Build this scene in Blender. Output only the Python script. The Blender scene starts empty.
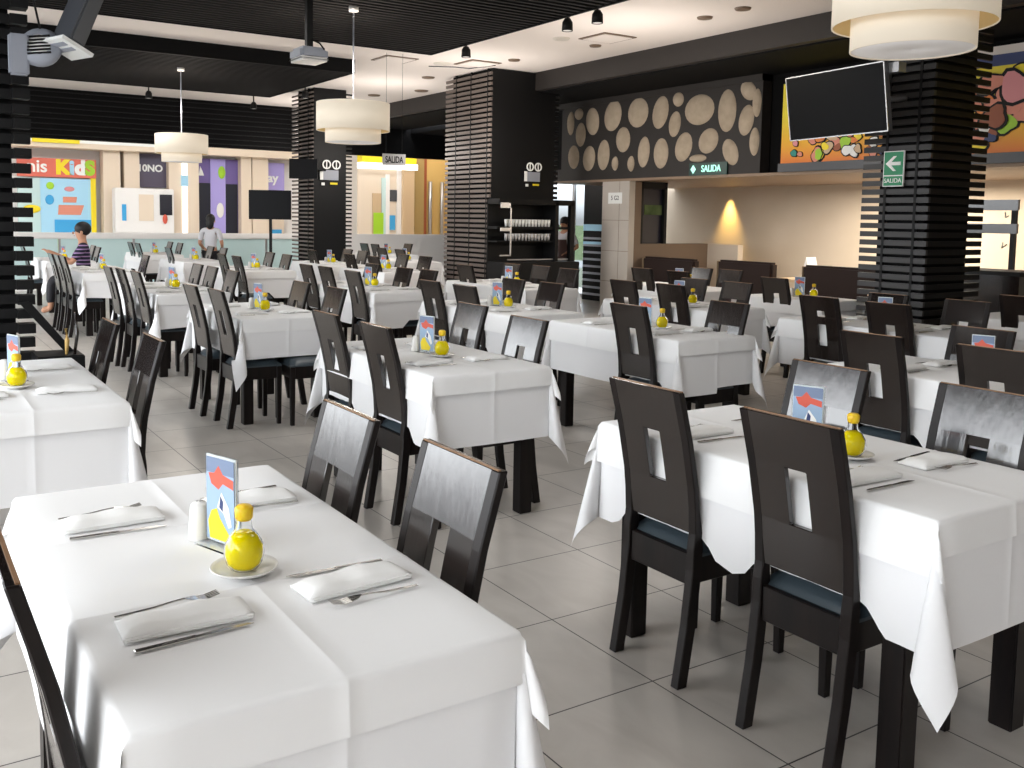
import bpy, bmesh, math, random
from mathutils import Vector, Matrix
random.seed(7)
SC = bpy.context.scene
COL = SC.collection
# ---------------------------------------------------------------- camera
CAM = Vector((3.2965, -2.0692, 1.4931))
YAW, PITCH, ROLL = 2.57124950, 0.0863235587, 0.0163806694
fw = Vector((math.cos(YAW)*math.cos(PITCH), math.sin(YAW)*math.cos(PITCH), -math.sin(PITCH)))
rt = Vector((math.sin(YAW), -math.cos(YAW), 0))
up = rt.cross(fw)
Rv = rt*math.cos(ROLL) + up*math.sin(ROLL)
Uv = -rt*math.sin(ROLL) + up*math.cos(ROLL)
cam = bpy.data.cameras.new('camera')
cam.lens = 945.83/1024*36; cam.sensor_width = 36
cam.shift_x = (512-488.17)/1024; cam.shift_y = (300.56-384)/1024
cam.clip_end = 300
camo = bpy.data.objects.new('camera', cam); COL.objects.link(camo)
M3 = Matrix((Rv, Uv, -fw)).transposed()
camo.matrix_world = Matrix.Translation(CAM) @ M3.to_4x4()
SC.camera = camo
# ---------------------------------------------------------------- light and exposure
SC.view_settings.view_transform = 'Standard'; SC.view_settings.look = 'None'
SC.view_settings.gamma = 1; SC.view_settings.use_curve_mapping = False
SC.view_settings.exposure = 0.86
W = bpy.data.worlds.new('sky'); SC.world = W; W.use_nodes = True
nt = W.node_tree; nt.nodes.clear()
out = nt.nodes.new('ShaderNodeOutputWorld'); bg = nt.nodes.new('ShaderNodeBackground')
tc = nt.nodes.new('ShaderNodeTexCoord'); sep = nt.nodes.new('ShaderNodeSeparateXYZ'); cr = nt.nodes.new('ShaderNodeValToRGB')
nt.links.new(tc.outputs['Generated'], sep.inputs[0]); nt.links.new(sep.outputs['Z'], cr.inputs[0])
cr.color_ramp.elements[0].position = 0.0; cr.color_ramp.elements[0].color = (0.16, 0.165, 0.17, 1)
cr.color_ramp.elements[1].position = 0.06; cr.color_ramp.elements[1].color = (0.93, 0.965, 1.0, 1)
nt.links.new(cr.outputs[0], bg.inputs[0]); bg.inputs[1].default_value = 4.7
nt.links.new(bg.outputs[0], out.inputs[0])

def area(name, loc, size, power, rot=(0, 0, 0), color=(1, 1, 1), sy=None):
    l = bpy.data.lights.new(name, 'AREA'); l.energy = power; l.color = color; l.size = size
    if sy: l.shape = 'RECTANGLE'; l.size_y = sy
    o = bpy.data.objects.new(name, l); o.location = loc; o.rotation_euler = rot; COL.objects.link(o); return o
def point(name, loc, power, color=(1, 1, 1), r=.05):
    l = bpy.data.lights.new(name, 'POINT'); l.energy = power; l.color = color; l.shadow_soft_size = r
    o = bpy.data.objects.new(name, l); o.location = loc; COL.objects.link(o); return o
def spot(name, loc, power, rot, color=(1, 1, 1), ang=1.2, r=.04, blend=.8):
    l = bpy.data.lights.new(name, 'SPOT'); l.energy = power; l.color = color; l.spot_size = ang; l.spot_blend = blend; l.shadow_soft_size = r
    o = bpy.data.objects.new(name, l); o.location = loc; o.rotation_euler = rot; COL.objects.link(o); return o
area('mall_ceiling_light', (-19.4, 3.5, 4.5), 5, 72, color=(1, .93, .84), sy=13)
area('mall_shop_light', (-18.0, 9.6, 3.5), 1.6, 16, color=(1, .9, .75), sy=2.5)
area('booth_ceiling_light', (-4.6, 9.6, 2.05), 2.6, 85, color=(1, .9, .76), sy=1.6)
spot('booth_wall_spot', (-8.85, 10.76, 2.11), 120, (math.radians(3), 0, 0), (1, .66, .2), 1.0, .04, 1.0)
for x_, y_ in ((.45, 2.18), (-5.75, 2.05), (-10.98, 1.69)): point('pendant_uplight_fill', (x_, y_, 2.95), 26, (1, .9, .78), .15)  # uplights added above the pendants to brighten the ceiling
for x_, y_ in ((.6, -2.2), (-3.4, -2.0), (-3.6, 1.2), (.8, 1.2), (-7.4, .8), (-11, .8)): area('tabletop_fill', (x_, y_, 3.56), 1.2, 15, color=(1, .97, .93), sy=1.2)  # added fill below the rafts to lift the tabletops, no fittings there
for x_ in (-15, -11.6, -8.6, -5.2): point('ceiling_fill', (x_, 5.3, 2.6), 38, (1, .93, .86), .3)  # added fill points that brighten the white ceiling, no real lamps

# ---------------------------------------------------------------- materials
MATS = {}
def mat(name, col, rough=.5, metal=0, spec=.5, emis=None, es=0, trans=0, ior=1.45, bump=None, var=None, coat=0, alpha=1, sheen=0, ani=None):
    m = bpy.data.materials.new(name); m.use_nodes = True; MATS[name] = m
    n = m.node_tree; b = n.nodes['Principled BSDF']
    b.inputs['Base Color'].default_value = (*col, 1); b.inputs['Roughness'].default_value = rough
    b.inputs['Metallic'].default_value = metal; b.inputs['IOR'].default_value = ior
    b.inputs['Specular IOR Level'].default_value = spec; b.inputs['Transmission Weight'].default_value = trans
    b.inputs['Coat Weight'].default_value = coat; b.inputs['Coat Roughness'].default_value = .08
    if sheen: b.inputs['Sheen Weight'].default_value = sheen
    if emis: b.inputs['Emission Color'].default_value = (*emis, 1); b.inputs['Emission Strength'].default_value = es
    if bump or var:
        t = n.nodes.new('ShaderNodeTexCoord'); mp = n.nodes.new('ShaderNodeMapping'); no = n.nodes.new('ShaderNodeTexNoise')
        n.links.new(t.outputs['Object'], mp.inputs[0]); n.links.new(mp.outputs[0], no.inputs[0]); no.inputs['Detail'].default_value = 4
        sc = (bump or var)[0]
        if isinstance(sc, tuple): mp.inputs['Scale'].default_value = sc; no.inputs['Scale'].default_value = 1
        else: no.inputs['Scale'].default_value = sc
        if bump:
            bp = n.nodes.new('ShaderNodeBump'); bp.inputs['Strength'].default_value = bump[1]; bp.inputs['Distance'].default_value = bump[2]
            n.links.new(no.outputs[0], bp.inputs['Height']); n.links.new(bp.outputs[0], b.inputs['Normal'])
        if var:
            mx = n.nodes.new('ShaderNodeMix'); mx.data_type = 'RGBA'
            mx.inputs[6].default_value = (*col, 1); mx.inputs[7].default_value = (*var[1], 1)
            rp = n.nodes.new('ShaderNodeValToRGB'); rp.color_ramp.elements[0].position = .35; rp.color_ramp.elements[1].position = .68
            n.links.new(no.outputs[0], rp.inputs[0]); n.links.new(rp.outputs[0], mx.inputs[0]); n.links.new(mx.outputs[2], b.inputs['Base Color'])
    return m
wood = mat('dark_wenge_wood', (.007, .004, .0035), .14, ior=1.78, spec=.5, var=((38, 38, 2.2), (.013, .0075, .006)), bump=((55, 55, 2.5), .25, .0016))
woodm = mat('dark_leg_wood', (.007, .0055, .0055), .35, spec=.25, var=((30, 30, 3), (.013, .009, .008)))
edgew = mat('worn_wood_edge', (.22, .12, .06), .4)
leather = mat('blue_grey_leather', (.045, .062, .075), .32, spec=.6, bump=(90, .15, .001))
cloth = mat('white_tablecloth', (.80, .80, .81), .9, spec=.15, sheen=.1, bump=(22, .1, .003))
cloth2 = mat('white_table_topper', (.83, .83, .83), .88, spec=.15, sheen=.1, bump=(20, .1, .003))
napk = mat('white_napkin', (.88, .88, .87), .9, spec=.1, bump=(60, .25, .002))
steel = mat('cutlery_steel', (.55, .53, .5), .18, metal=1)
ceram = mat('white_ceramic', (.82, .81, .79), .22)
oil = mat('olive_oil', (.82, .66, .0), .12, spec=.5, emis=None)
glassm = mat('clear_glass', (.95, .97, .97), .02, trans=1, ior=1.06)
yel = mat('yellow_stopper', (.85, .62, .02), .35, var=(60, (.75, .40, .01)))
acry = mat('acrylic', (.9, .93, .95), .03, trans=1, ior=1.15)
black = mat('black_paint', (.004, .004, .0045), .55, spec=.3)
blackw = mat('black_wall', (.0045, .0045, .005), .8, spec=.15)
slat = mat('black_slat', (.022, .021, .021), .45, var=((2, 2, 30), (.032, .030, .030)))
slatb = mat('brown_slat', (.13, .105, .092), .5)
cslat = mat('ceiling_slat', (.018, .017, .017), .85, spec=.1)
cwhite = mat('ceiling_white', (.78, .72, .68), .9, spec=.1)
beige = mat('beige_wall', (.56, .47, .36), .75, var=(1.2, (.60, .51, .41)))
cream = mat('cream_pillar', (.76, .64, .51), .6)
wht = mat('white_paint', (.82, .80, .78), .5)
brownw = mat('brown_wall', (.16, .11, .075), .6)
booth = mat('brown_booth', (.022, .013, .011), .7, spec=.2)
boothtan = mat('tan_booth_side', (.32, .24, .15), .6)
shade = mat('cream_lamp_shade', (.86, .78, .66), .8, spec=.1, emis=(1, .86, .66), es=.13)
shadein = mat('lamp_shade_lining', (.80, .64, .36), .8, spec=.1)
diff = mat('lamp_diffuser', (.78, .75, .74), .6, emis=(1, .95, .9), es=.12)
metalg = mat('grey_metal', (.42, .42, .43), .3, metal=.8)
greyp = mat('grey_plastic', (.30, .32, .37), .5)
dkgrey = mat('dark_grey_plastic', (.06, .065, .075), .4)
screen = mat('black_screen', (.004, .004, .005), .3, spec=.12)
chrome = mat('silver_trim', (.75, .75, .76), .25, metal=.7)
green = mat('sign_green', (.01, .24, .10), .4)
signw = mat('sign_white', (.85, .86, .84), .5)
glow = mat('exit_glow', (.1, .5, .35), .5, emis=(.5, 1, .8), es=.75)
stone = mat('stone_beige', (.42, .34, .25), .8, var=(3, (.50, .41, .31)), bump=(9, .3, .01))
panelb = mat('stone_panel', (.024, .020, .018), .6)
skin = mat('skin', (.50, .26, .16), .55)
hair = mat('black_hair', (.006, .005, .005), .5)
red = mat('red_paint', (.62, .10, .06), .5); yellow = mat('yellow_paint', (.88, .70, .02), .5)
blue = mat('blue_paint', (.05, .36, .70), .5); lblue = mat('light_blue_paint', (.38, .66, .85), .5)
purple = mat('purple_paint', (.16, .11, .32), .5); lilac = mat('lilac_paint', (.40, .34, .72), .5)
orange = mat('orange_paint', (.75, .22, .04), .5); lime = mat('lime_paint', (.35, .62, .03), .5)
pink = mat('pink_paint', (.72, .28, .30), .5); salmon = mat('salmon_paint', (.70, .26, .18), .5)
dbl = mat('dark_blue_print', (.03, .05, .16), .5); bluegrey = mat('blue_grey_print', (.30, .42, .58), .5)
rust = mat('rust_paint', (.30, .08, .03), .5); teal = mat('teal_paint', (.02, .25, .20), .5)
goldw = mat('golden_wood', (.60, .40, .14), .5); tanw = mat('tan_wood', (.58, .42, .26), .5)
aqua = mat('aqua_glass', (.55, .72, .72), .2); darkv = mat('dark_interior', (.01, .01, .02), .3)
hedge = mat('green_hedge', (.04, .07, .02), .9, var=(4, (.11, .15, .06)))
shirtw = mat('white_shirt', (.62, .62, .66), .8); shirtb = mat('brown_apron', (.09, .05, .045), .8)
# striped shirt
shirts = mat('striped_shirt', (.02, .015, .04), .8)
n = shirts.node_tree; wv = n.nodes.new('ShaderNodeTexWave'); t = n.nodes.new('ShaderNodeTexCoord'); rp = n.nodes.new('ShaderNodeValToRGB')
wv.bands_direction = 'Z'; wv.inputs['Scale'].default_value = 6
n.links.new(t.outputs['Object'], wv.inputs[0]); n.links.new(wv.outputs[0], rp.inputs[0])
e = rp.color_ramp.elements; e[0].position = 0; e[0].color = (.012, .01, .03, 1); e[1].position = .86; e[1].color = (.35, .22, .42, 1)
x_ = e.new(.7); x_.color = (.015, .012, .04, 1); n.links.new(rp.outputs[0], n.nodes['Principled BSDF'].inputs['Base Color'])
# floor tiles
floorm = mat('grey_floor_tiles', (.40, .38, .35), .27, spec=.5)
n = floorm.node_tree; b = n.nodes['Principled BSDF']; t = n.nodes.new('ShaderNodeTexCoord')
br = n.nodes.new('ShaderNodeTexBrick'); br.offset = 0; br.squash = 1
for k, v in (('Scale', 1), ('Mortar Size', .0028), ('Mortar Smooth', .2), ('Brick Width', .55), ('Row Height', .55), ('Bias', 0)): br.inputs[k].default_value = v
no = n.nodes.new('ShaderNodeTexNoise'); no.inputs['Scale'].default_value = 2.3; no.inputs['Detail'].default_value = 6
no.inputs['Distortion'].default_value = .8
mp = n.nodes.new('ShaderNodeMapping'); mp.inputs['Scale'].default_value = (1, 2.2, 1)
rp = n.nodes.new('ShaderNodeValToRGB'); e = rp.color_ramp.elements
e[0].position = .3; e[0].color = (.49, .455, .415, 1); e[1].position = .7; e[1].color = (.60, .565, .52, 1)
n.links.new(t.outputs['Object'], br.inputs[0]); n.links.new(t.outputs['Object'], mp.inputs[0]); n.links.new(mp.outputs[0], no.inputs[0]); n.links.new(no.outputs[0], rp.inputs[0])
n.links.new(rp.outputs[0], br.inputs['Color1']); n.links.new(rp.outputs[0], br.inputs['Color2']); br.inputs['Mortar'].default_value = (.035, .03, .028, 1)
n.links.new(br.outputs['Color'], b.inputs['Base Color'])
mr = n.nodes.new('ShaderNodeMapRange'); mr.inputs[3].default_value = .25; mr.inputs[4].default_value = .38
n.links.new(no.outputs[0], mr.inputs[0]); n.links.new(mr.outputs[0], b.inputs['Roughness'])
bp = n.nodes.new('ShaderNodeBump'); bp.inputs['Strength'].default_value = .3; bp.inputs['Distance'].default_value = .002; bp.invert = True
n.links.new(br.outputs['Fac'], bp.inputs['Height']); n.links.new(bp.outputs[0], b.inputs['Normal'])
# mural ground: warm gradient that belongs to the print
muralm = mat('mural_print', (.8, .4, .03), .5)
n = muralm.node_tree; t = n.nodes.new('ShaderNodeTexCoord'); sp = n.nodes.new('ShaderNodeSeparateXYZ'); mr = n.nodes.new('ShaderNodeMapRange'); rp = n.nodes.new('ShaderNodeValToRGB')
mr.inputs[1].default_value = 2.28; mr.inputs[2].default_value = 3.34
n.links.new(t.outputs['Object'], sp.inputs[0]); n.links.new(sp.outputs[2], mr.inputs[0]); n.links.new(mr.outputs[0], rp.inputs[0])
e = rp.color_ramp.elements; e[0].position = 0; e[0].color = (.78, .20, .03, 1); e[1].position = .3; e[1].color = (.85, .48, .02, 1)
x_ = e.new(.6); x_.color = (.85, .72, .04, 1); x_ = e.new(1.0); x_.color = (.80, .66, .05, 1)
n.links.new(rp.outputs[0], n.nodes['Principled BSDF'].inputs['Base Color'])

# ---------------------------------------------------------------- mesh helpers
class MB:
    def __init__(s): s.v = []; s.f = []; s.sm = []
    def add(s, vs, fs, smooth=False):
        k = len(s.v); s.v += [tuple(v) for v in vs]; s.f += [tuple(i+k for i in f) for f in fs]; s.sm += [smooth]*len(fs); return s
    def box(s, x0, x1, y0, y1, z0, z1, M=None):
        vs = [Vector((x, y, z)) for x in (x0, x1) for y in (y0, y1) for z in (z0, z1)]
        if M: vs = [M @ v for v in vs]
        return s.add(vs, [(0, 1, 3, 2), (4, 6, 7, 5), (0, 4, 5, 1), (2, 3, 7, 6), (0, 2, 6, 4), (1, 5, 7, 3)])
    def lathe(s, prof, c=(0, 0, 0), n=24, M=None, cap0=False, cap1=False):
        vs = []; fs = []
        for r, z in prof:
            for i in range(n):
                a = 2*math.pi*i/n; vs.append(Vector((r*math.cos(a), r*math.sin(a), z)))
        if M: vs = [M @ v for v in vs]
        vs = [v+Vector(c) for v in vs]
        for j in range(len(prof)-1):
            for i in range(n): fs.append((j*n+i, j*n+(i+1) % n, (j+1)*n+(i+1) % n, (j+1)*n+i))
        s.add(vs, fs, True)
        k = len(s.v)-len(vs)
        if cap0: s.f.append(tuple(k+i for i in reversed(range(n)))); s.sm.append(False)
        if cap1: s.f.append(tuple(k+(len(prof)-1)*n+i for i in range(n))); s.sm.append(False)
        return s
    def cyl(s, a, b, r, r2=None, n=10):
        a = Vector(a); b = Vector(b); d = b-a; M = d.to_track_quat('Z', 'Y').to_matrix().to_4x4()
        return s.lathe([(r, 0), (r if r2 is None else r2, d.length)], a, n, M, True, True)
    def tube(s, pts, r, n=8):
        pts = [Vector(p) for p in pts]; vs = []; fs = []
        for i, p in enumerate(pts):
            d = (pts[min(i+1, len(pts)-1)]-pts[max(i-1, 0)]).normalized()
            q = d.to_track_quat('Z', 'Y').to_matrix(); rr = r[i] if isinstance(r, (list, tuple)) else r
            for k in range(n):
                a = 2*math.pi*k/n; vs.append(p+q @ Vector((rr*math.cos(a), rr*math.sin(a), 0)))
        for i in range(len(pts)-1):
            for k in range(n): fs.append((i*n+k, i*n+(k+1) % n, (i+1)*n+(k+1) % n, (i+1)*n+k))
        s.add(vs, fs, True); k0 = len(s.v)-len(vs)
        s.f.append(tuple(k0+i for i in reversed(range(n)))); s.f.append(tuple(k0+(len(pts)-1)*n+i for i in range(n))); s.sm += [False, False]
        return s
    def ball(s, c, rx, ry, rz, n=14, m=10, M=None):
        vs = []; fs = []
        for j in range(m+1):
            t = math.pi*j/m
            for i in range(n):
                a = 2*math.pi*i/n; v = Vector((rx*math.sin(t)*math.cos(a), ry*math.sin(t)*math.sin(a), rz*math.cos(t)))
                vs.append((M @ v if M else v)+Vector(c))
        for j in range(m):
            for i in range(n): fs.append((j*n+i, (j+1)*n+i, (j+1)*n+(i+1) % n, j*n+(i+1) % n))
        return s.add(vs, fs, True)
    def prism(s, pts, fn, t):
        # pts 2D outline, fn maps (a,b,depth) to 3D
        n = len(pts); vs = [fn(a, b, 0) for a, b in pts]+[fn(a, b, t) for a, b in pts]
        fs = [tuple(range(n)), tuple(reversed(range(n, 2*n)))]+[(i, i+n, (i+1) % n+n, (i+1) % n) for i in range(n)]
        return s.add(vs, fs)
    def build(s, name, m, parent=None, bevel=0, loc=None, seg=2, fix=True):
        me = bpy.data.meshes.new(name); me.from_pydata(s.v, [], s.f); me.update()
        for i, p in enumerate(me.polygons): p.use_smooth = s.sm[i]
        bm = bmesh.new(); bm.from_mesh(me)
        bmesh.ops.remove_doubles(bm, verts=bm.verts, dist=1e-5)
        if fix: bmesh.ops.recalc_face_normals(bm, faces=bm.faces)
        if bevel:
            es = [e for e in bm.edges if len(e.link_faces) == 2 and e.calc_face_angle(0) > .6]
            bmesh.ops.bevel(bm, geom=es, offset=bevel, segments=seg, affect='EDGES', clamp_overlap=True)
        bm.to_mesh(me); bm.free()
        me.materials.append(m)
        o = bpy.data.objects.new(name, me); COL.objects.link(o)
        if parent: o.parent = parent
        if loc: o.location = loc
        return o
def tag(o, label=None, cat=None, group=None, kind=None):
    if label: o['label'] = label
    if cat: o['category'] = cat
    if group: o['group'] = group
    if kind: o['kind'] = kind
    return o
def empty(name, loc=(0, 0, 0), rz=0, label=None, cat=None, group=None):
    o = bpy.data.objects.new(name, None); COL.objects.link(o); o.location = loc; o.rotation_euler = (0, 0, rz)
    return tag(o, label, cat, group)
def bx(name, m, x0, x1, y0, y1, z0, z1, parent=None, bevel=0, **k):
    o = MB().box(x0, x1, y0, y1, z0, z1).build(name, m, parent, bevel)
    if k: tag(o, **k)
    return o
KIDS = {}
def dup(root, loc, rz, label, cat, group=None):
    c = root.copy(); COL.objects.link(c); c.location = loc; c.rotation_euler = (0, 0, rz)
    for k in ('group',):
        if k in c: del c[k]
    tag(c, label, cat, group)
    for ch in root.children:
        d = ch.copy(); COL.objects.link(d); d.parent = c
        for g in ch.children:
            e_ = g.copy(); COL.objects.link(e_); e_.parent = d
    return c
FONT = None
def text(name, s, size, m, M, parent=None, ext=.004, align='CENTER', bold=.0, sx=1):
    cu = bpy.data.curves.new(name, 'FONT'); cu.body = s; cu.size = size; cu.extrude = ext; cu.align_x = align; cu.align_y = 'CENTER'; cu.offset = bold
    o = bpy.data.objects.new(name, cu); COL.objects.link(o)
    dg = bpy.context.evaluated_depsgraph_get(); me = bpy.data.meshes.new_from_object(o.evaluated_get(dg))
    bpy.data.objects.remove(o); me.materials.clear(); me.materials.append(m)
    me.transform(M @ Matrix.Diagonal((sx, 1, 1, 1)))
    q = bpy.data.objects.new(name, me); COL.objects.link(q)
    if parent: q.parent = parent
    return q
def MX(p):   # text facing +x (reads along +y), at point p
    return Matrix.Translation(p) @ Matrix(((0, 0, 1, 0), (1, 0, 0, 0), (0, 1, 0, 0), (0, 0, 0, 1)))
def MY(p):   # text facing -y (reads along +x)
    return Matrix.Translation(p) @ Matrix(((1, 0, 0, 0), (0, 0, -1, 0), (0, 1, 0, 0), (0, 0, 0, 1)))

# ---------------------------------------------------------------- the room
S = 'structure'
bx('floor', floorm, -16.3, 5.5, -6.2, 11, -.12, 0, kind=S)
bx('ceiling', cwhite, -16.3, 5.5, -6.2, 6.7, 3.8, 3.92, kind=S)
tag(MB().box(5.5, 5.6, -6.2, 11, 0, 3.9).build('wall_back', wht), kind=S)
bx('wall_far', blackw, -16.5, -16.3, -6.2, 11, 2.87, 4.0, kind=S)
g = MB()
for k in range(9): g.box(-16.3, -16.285, -6.2, 6.4, 2.93+k*.1, 2.95+k*.1)
g.build('trim_1', black); tag(bpy.data.objects['trim_1'], kind=S)
bx('trim_2', panelb, -16.3, 5.5, 6.7, 6.82, 3.52, 3.8, kind=S)        # dark grey fascia
bx('trim_3', blackw, -16.3, 5.5, 6.82, 8.2, 3.5, 3.56, kind=S)        # black soffit
bx('wall_upper_right', blackw, -10.6, 5.5, 8.2, 8.3, 2.18, 3.56, kind=S)
bx('trim_4', mat('wood_soffit', (.26, .18, .12), .5), -10.3, 5.5, 8.0, 11, 2.13, 2.17, kind=S)          # soffit over the booths
bx('wall_right', beige, -11.3, 5.5, 10.9, 11.05, 0, 2.2, kind=S)
bx('wall_mid_right', blackw, -16.3, -13.2, 9.3, 9.4, 0, 3.5, kind=S)
# facade of tall daylight openings on the left, outside the frame
g = MB()
for k in range(9): g.box(-16.3+k*2.7, -16.22+k*2.7, -6.2, -6.08, 0, 3.8)
g.box(-16.3, 5.5, -6.2, -6.08, 3.55, 3.8).box(-16.3, 5.5, -6.2, -6.08, 0, .12)
tag(g.build('window_1', dkgrey), kind=S)
# low wall and glass rail of the balcony
bx('wall_low', wht, -16.5, -16.3, 6.25, 11, 0, 1.1, kind=S)
r = empty('balcony_railing', (-16.38, 0, 0), 0, 'glass balcony railing with broad white top rail facing the shops', 'railing')
bx('top_rail', wht, -.06, .06, -6, 6.2, .98, 1.1, r, .02)
bx('bottom_rail', wht, -.05, .05, -6, 6.2, 0, .12, r)
for k in range(9): bx('glass_panel', aqua, -.012, .012, -6+k*1.36, -4.68+k*1.36, .12, .98, r)
tag(r.children[2]); 
for k in range(10): bx('post', metalg, -.02, .02, -6.03+k*1.36, -5.99+k*1.36, .12, .98, r)

# slatted pillars
def pillar(name, x0, x1, y0, y1, z1, pitch, h, label, mslat, over=.08, plain=False, batten=(.27, .78), core=None):
    p = empty(name, ((x0+x1)/2, (y0+y1)/2, 0), 0, label, 'pillar')
    cx, cy = (x0+x1)/2, (y0+y1)/2; a, b = (x1-x0)/2, (y1-y0)/2
    MB().box(-a+.06, a-.06, -b+.06, b-.06, 0, z1).build('core', blackw, p)
    g = MB(); g2 = MB(); nz = int(z1/pitch)
    for k in range(nz):
        z = .03+k*pitch
        g.box(-a-over, a, -b, -b+.03, z, z+h)          # face towards -y
        
        if not plain: g2.box(a-.03, a, -b+.03, b+over, z, z+h)          # face towards +x
        else: g2.box(a-.03, a, b, b+over, z, z+h)
    g.build('slats', mslat, p); g2.build('side_slats', black, p)
    if plain: MB().box(a-.03, a+.004, -b+.03, b, 0, z1).build('side_board', black, p)
    g = MB()
    for t in batten: g.box(-a+t*2*a-.012, -a+t*2*a+.012, -b-.004, -b+.03, 0, z1)
    g.build('battens', black, p)
    return p
pillar('slatted_pillar', -2.12, -1.54, 5.5, 6.27, 3.8, .0755, .048, 'black slatted pillar carrying the green arrow sign and the television', slat)
pillar('slatted_pillar', -3.5, -2.8, -2.1, -1.36, 3.8, .084, .056, 'black slatted pillar at the left edge of the picture', slat, over=0)
g = MB()
for k in range(44): g.box(-2.83, -2.72 if k % 2 else -2.76, -1.42, -1.33, .03+k*.084, .086+k*.084)
o = g.build('corner_slats', black); o.parent = bpy.data.objects['slatted_pillar.001']; o.location = (3.15, 1.73, 0)
pillar('slatted_pillar', -13.9, -13.0, 4.55, 5.21, 3.8, .075, .03, 'narrow black slatted pillar behind the standing television', slatb, over=.12, plain=True)
pillar('slatted_pillar', -10.4, -9.1, 5.87, 7.1, 3.79, .078, .045, 'brown slatted pillar with black side and white camera emblem', slatb, over=.08, plain=True, batten=(.2, .55, .93))

# black slatted ceiling rafts
def raft(x0, x1, y0, y1, label):
    p = empty('ceiling_raft', ((x0+x1)/2, (y0+y1)/2, 3.6), 0, label, 'ceiling panel')
    a, b = (x1-x0)/2, (y1-y0)/2
    MB().box(-a, a, -b, b, .10, .2).box(a-.03, a, -b, b, 0, .1).box(-a, -a+.03, -b, b, 0, .1).box(-a, a, b-.03, b, 0, .1).build('board', blackw, p)
    g = MB(); n_ = int(2*a/.115)
    for k in range(n_): g.box(-a+.04+k*.115, -a+.085+k*.115, -b+.01, b-.03, .01, .05)
    g.build('slats', cslat, p); return p
raft(-7.7, 3.4, -5.9, 4.04, 'large black slatted ceiling raft above the middle of the room')
raft(-13.4, -9.75, -5.9, 3.9, 'smaller black slatted ceiling raft nearer the shop opening')

# stone panel
p = empty('stone_relief_panel', (-7.85, 8.0, 2.17), 0, 'dark wall panel set with rounded beige stones above the booths', 'wall panel')
MB().box(-2.25, 2.22, -.0, .18, 0, 1.33).box(-2.4, -2.25, 0, .18, 0, .2).box(-2.4, 2.22, -.02, .18, 1.24, 1.36).build('board', panelb, p)
STONES=[(-9.85, 3.15, 0.1, 0.21, 0),(-9.63, 3.29, 0.12, 0.1, 0),(-9.57, 2.94, 0.14, 0.21, 0),(-9.26, 3.14, 0.18, 0.24, -12),(-9.75, 2.57, 0.16, 0.21, -5),(-9.33, 2.53, 0.17, 0.22, 8),(-8.95, 2.57, 0.16, 0.26, 3),(-8.74, 3.19, 0.22, 0.26, 20),(-8.47, 2.79, 0.18, 0.21, -5),(-8.65, 2.42, 0.08, 0.12, 0),(-8.26, 2.4, 0.08, 0.13, 0),(-8.13, 3.19, 0.25, 0.24, -12),(-7.97, 2.57, 0.14, 0.25, 5),(-7.58, 2.53, 0.17, 0.24, 0),(-7.62, 3.15, 0.18, 0.26, 15),(-7.24, 3.31, 0.12, 0.11, 20),(-7.3, 2.95, 0.13, 0.2, 10),(-6.8, 3.12, 0.31, 0.23, 0),(-7.1, 2.6, 0.18, 0.23, 22),(-6.6, 2.66, 0.21, 0.18, -30),(-6.8, 2.42, 0.18, 0.06, 0),(-6.26, 3.06, 0.18, 0.31, 0),(-5.88, 3.3, 0.17, 0.12, 40),(-5.9, 2.9, 0.14, 0.22, 12),(-6.17, 2.48, 0.21, 0.14, 60),(-5.74, 2.6, 0.09, 0.2, 0),(-5.72, 3.12, 0.08, 0.2, 0)]
for (x, z, rx, rz, t) in STONES:
    R_ = Matrix.Rotation(math.radians(t), 4, 'Y')
    MB().ball((x+7.85, .02, z-2.17), rx*1.0, .07, rz, 24, 12, R_).build('stone', stone, p)
# mural
p = empty('mural', (0, 0, 0), 0, 'long colourful painted mural with orange border high on the right wall', 'mural')
p.location = (-2.5, 8.0, 0)
o = MB().box(-2.78, 4, -.0, .06, 2.28, 3.32).build('print', muralm, p)
bx('lower_band', dkgrey, -2.78, 4, -.05, .08, 2.17, 2.28, p)
bx('upper_band', cwhite, -.4, 4, -.0, .06, 3.32, 3.41, p)
rnd = random.Random(3)
cols = [salmon, pink, rust, lime, teal, signw, orange, yellow, salmon, dbl, tanw]
def blob(cx_, cz, r0, seed, m, nm, d0):
    rr = random.Random(seed); k = 18; ph = [rr.uniform(0, 6.28) for _ in range(3)]; am = [rr.uniform(.05, .22), rr.uniform(.05, .18), rr.uniform(0, .1)]
    el = rr.uniform(.55, 1.2)
    def rad(a): return r0*(1+am[0]*math.sin(2*a+ph[0])+am[1]*math.sin(3*a+ph[1])+am[2]*math.sin(5*a+ph[2]))
    for scl, mm, dd, nn in ((1.22, black, d0, 'outline'), (1.0, m, d0+.005, nm)):
        pts = [(cx_+scl*rad(2*math.pi*i/k)*math.cos(2*math.pi*i/k), cz+scl*rad(2*math.pi*i/k)*el*math.sin(2*math.pi*i/k)) for i in range(k)]
        yield MB().prism(pts, lambda a, b, t: (a, -.001-t, b), dd), mm, nn
def paint(cx_, cz, r0, seed, m, d0):
    gs = list(blob(cx_, cz, r0, seed, m, 'shape', d0))
    g_ = MB(); n0 = len(gs[0][0].f); g_.add(gs[0][0].v, gs[0][0].f); g_.add(gs[1][0].v, gs[1][0].f)
    o_ = g_.build('painted_shape', black, p, fix=False); o_.data.materials.append(m)
    for k_, f_ in enumerate(o_.data.polygons): f_.material_index = 0 if k_ < n0 else 1
sd = 0
for i in range(34):      # left portion seen under the television
    sd += 1; paint(rnd.uniform(-2.6, -1.2), rnd.uniform(2.36, 2.60) + (.0 if i % 3 else .2*rnd.random()), rnd.uniform(.03, .08), sd, cols[i % len(cols)], .004+.0004*i)
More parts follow.
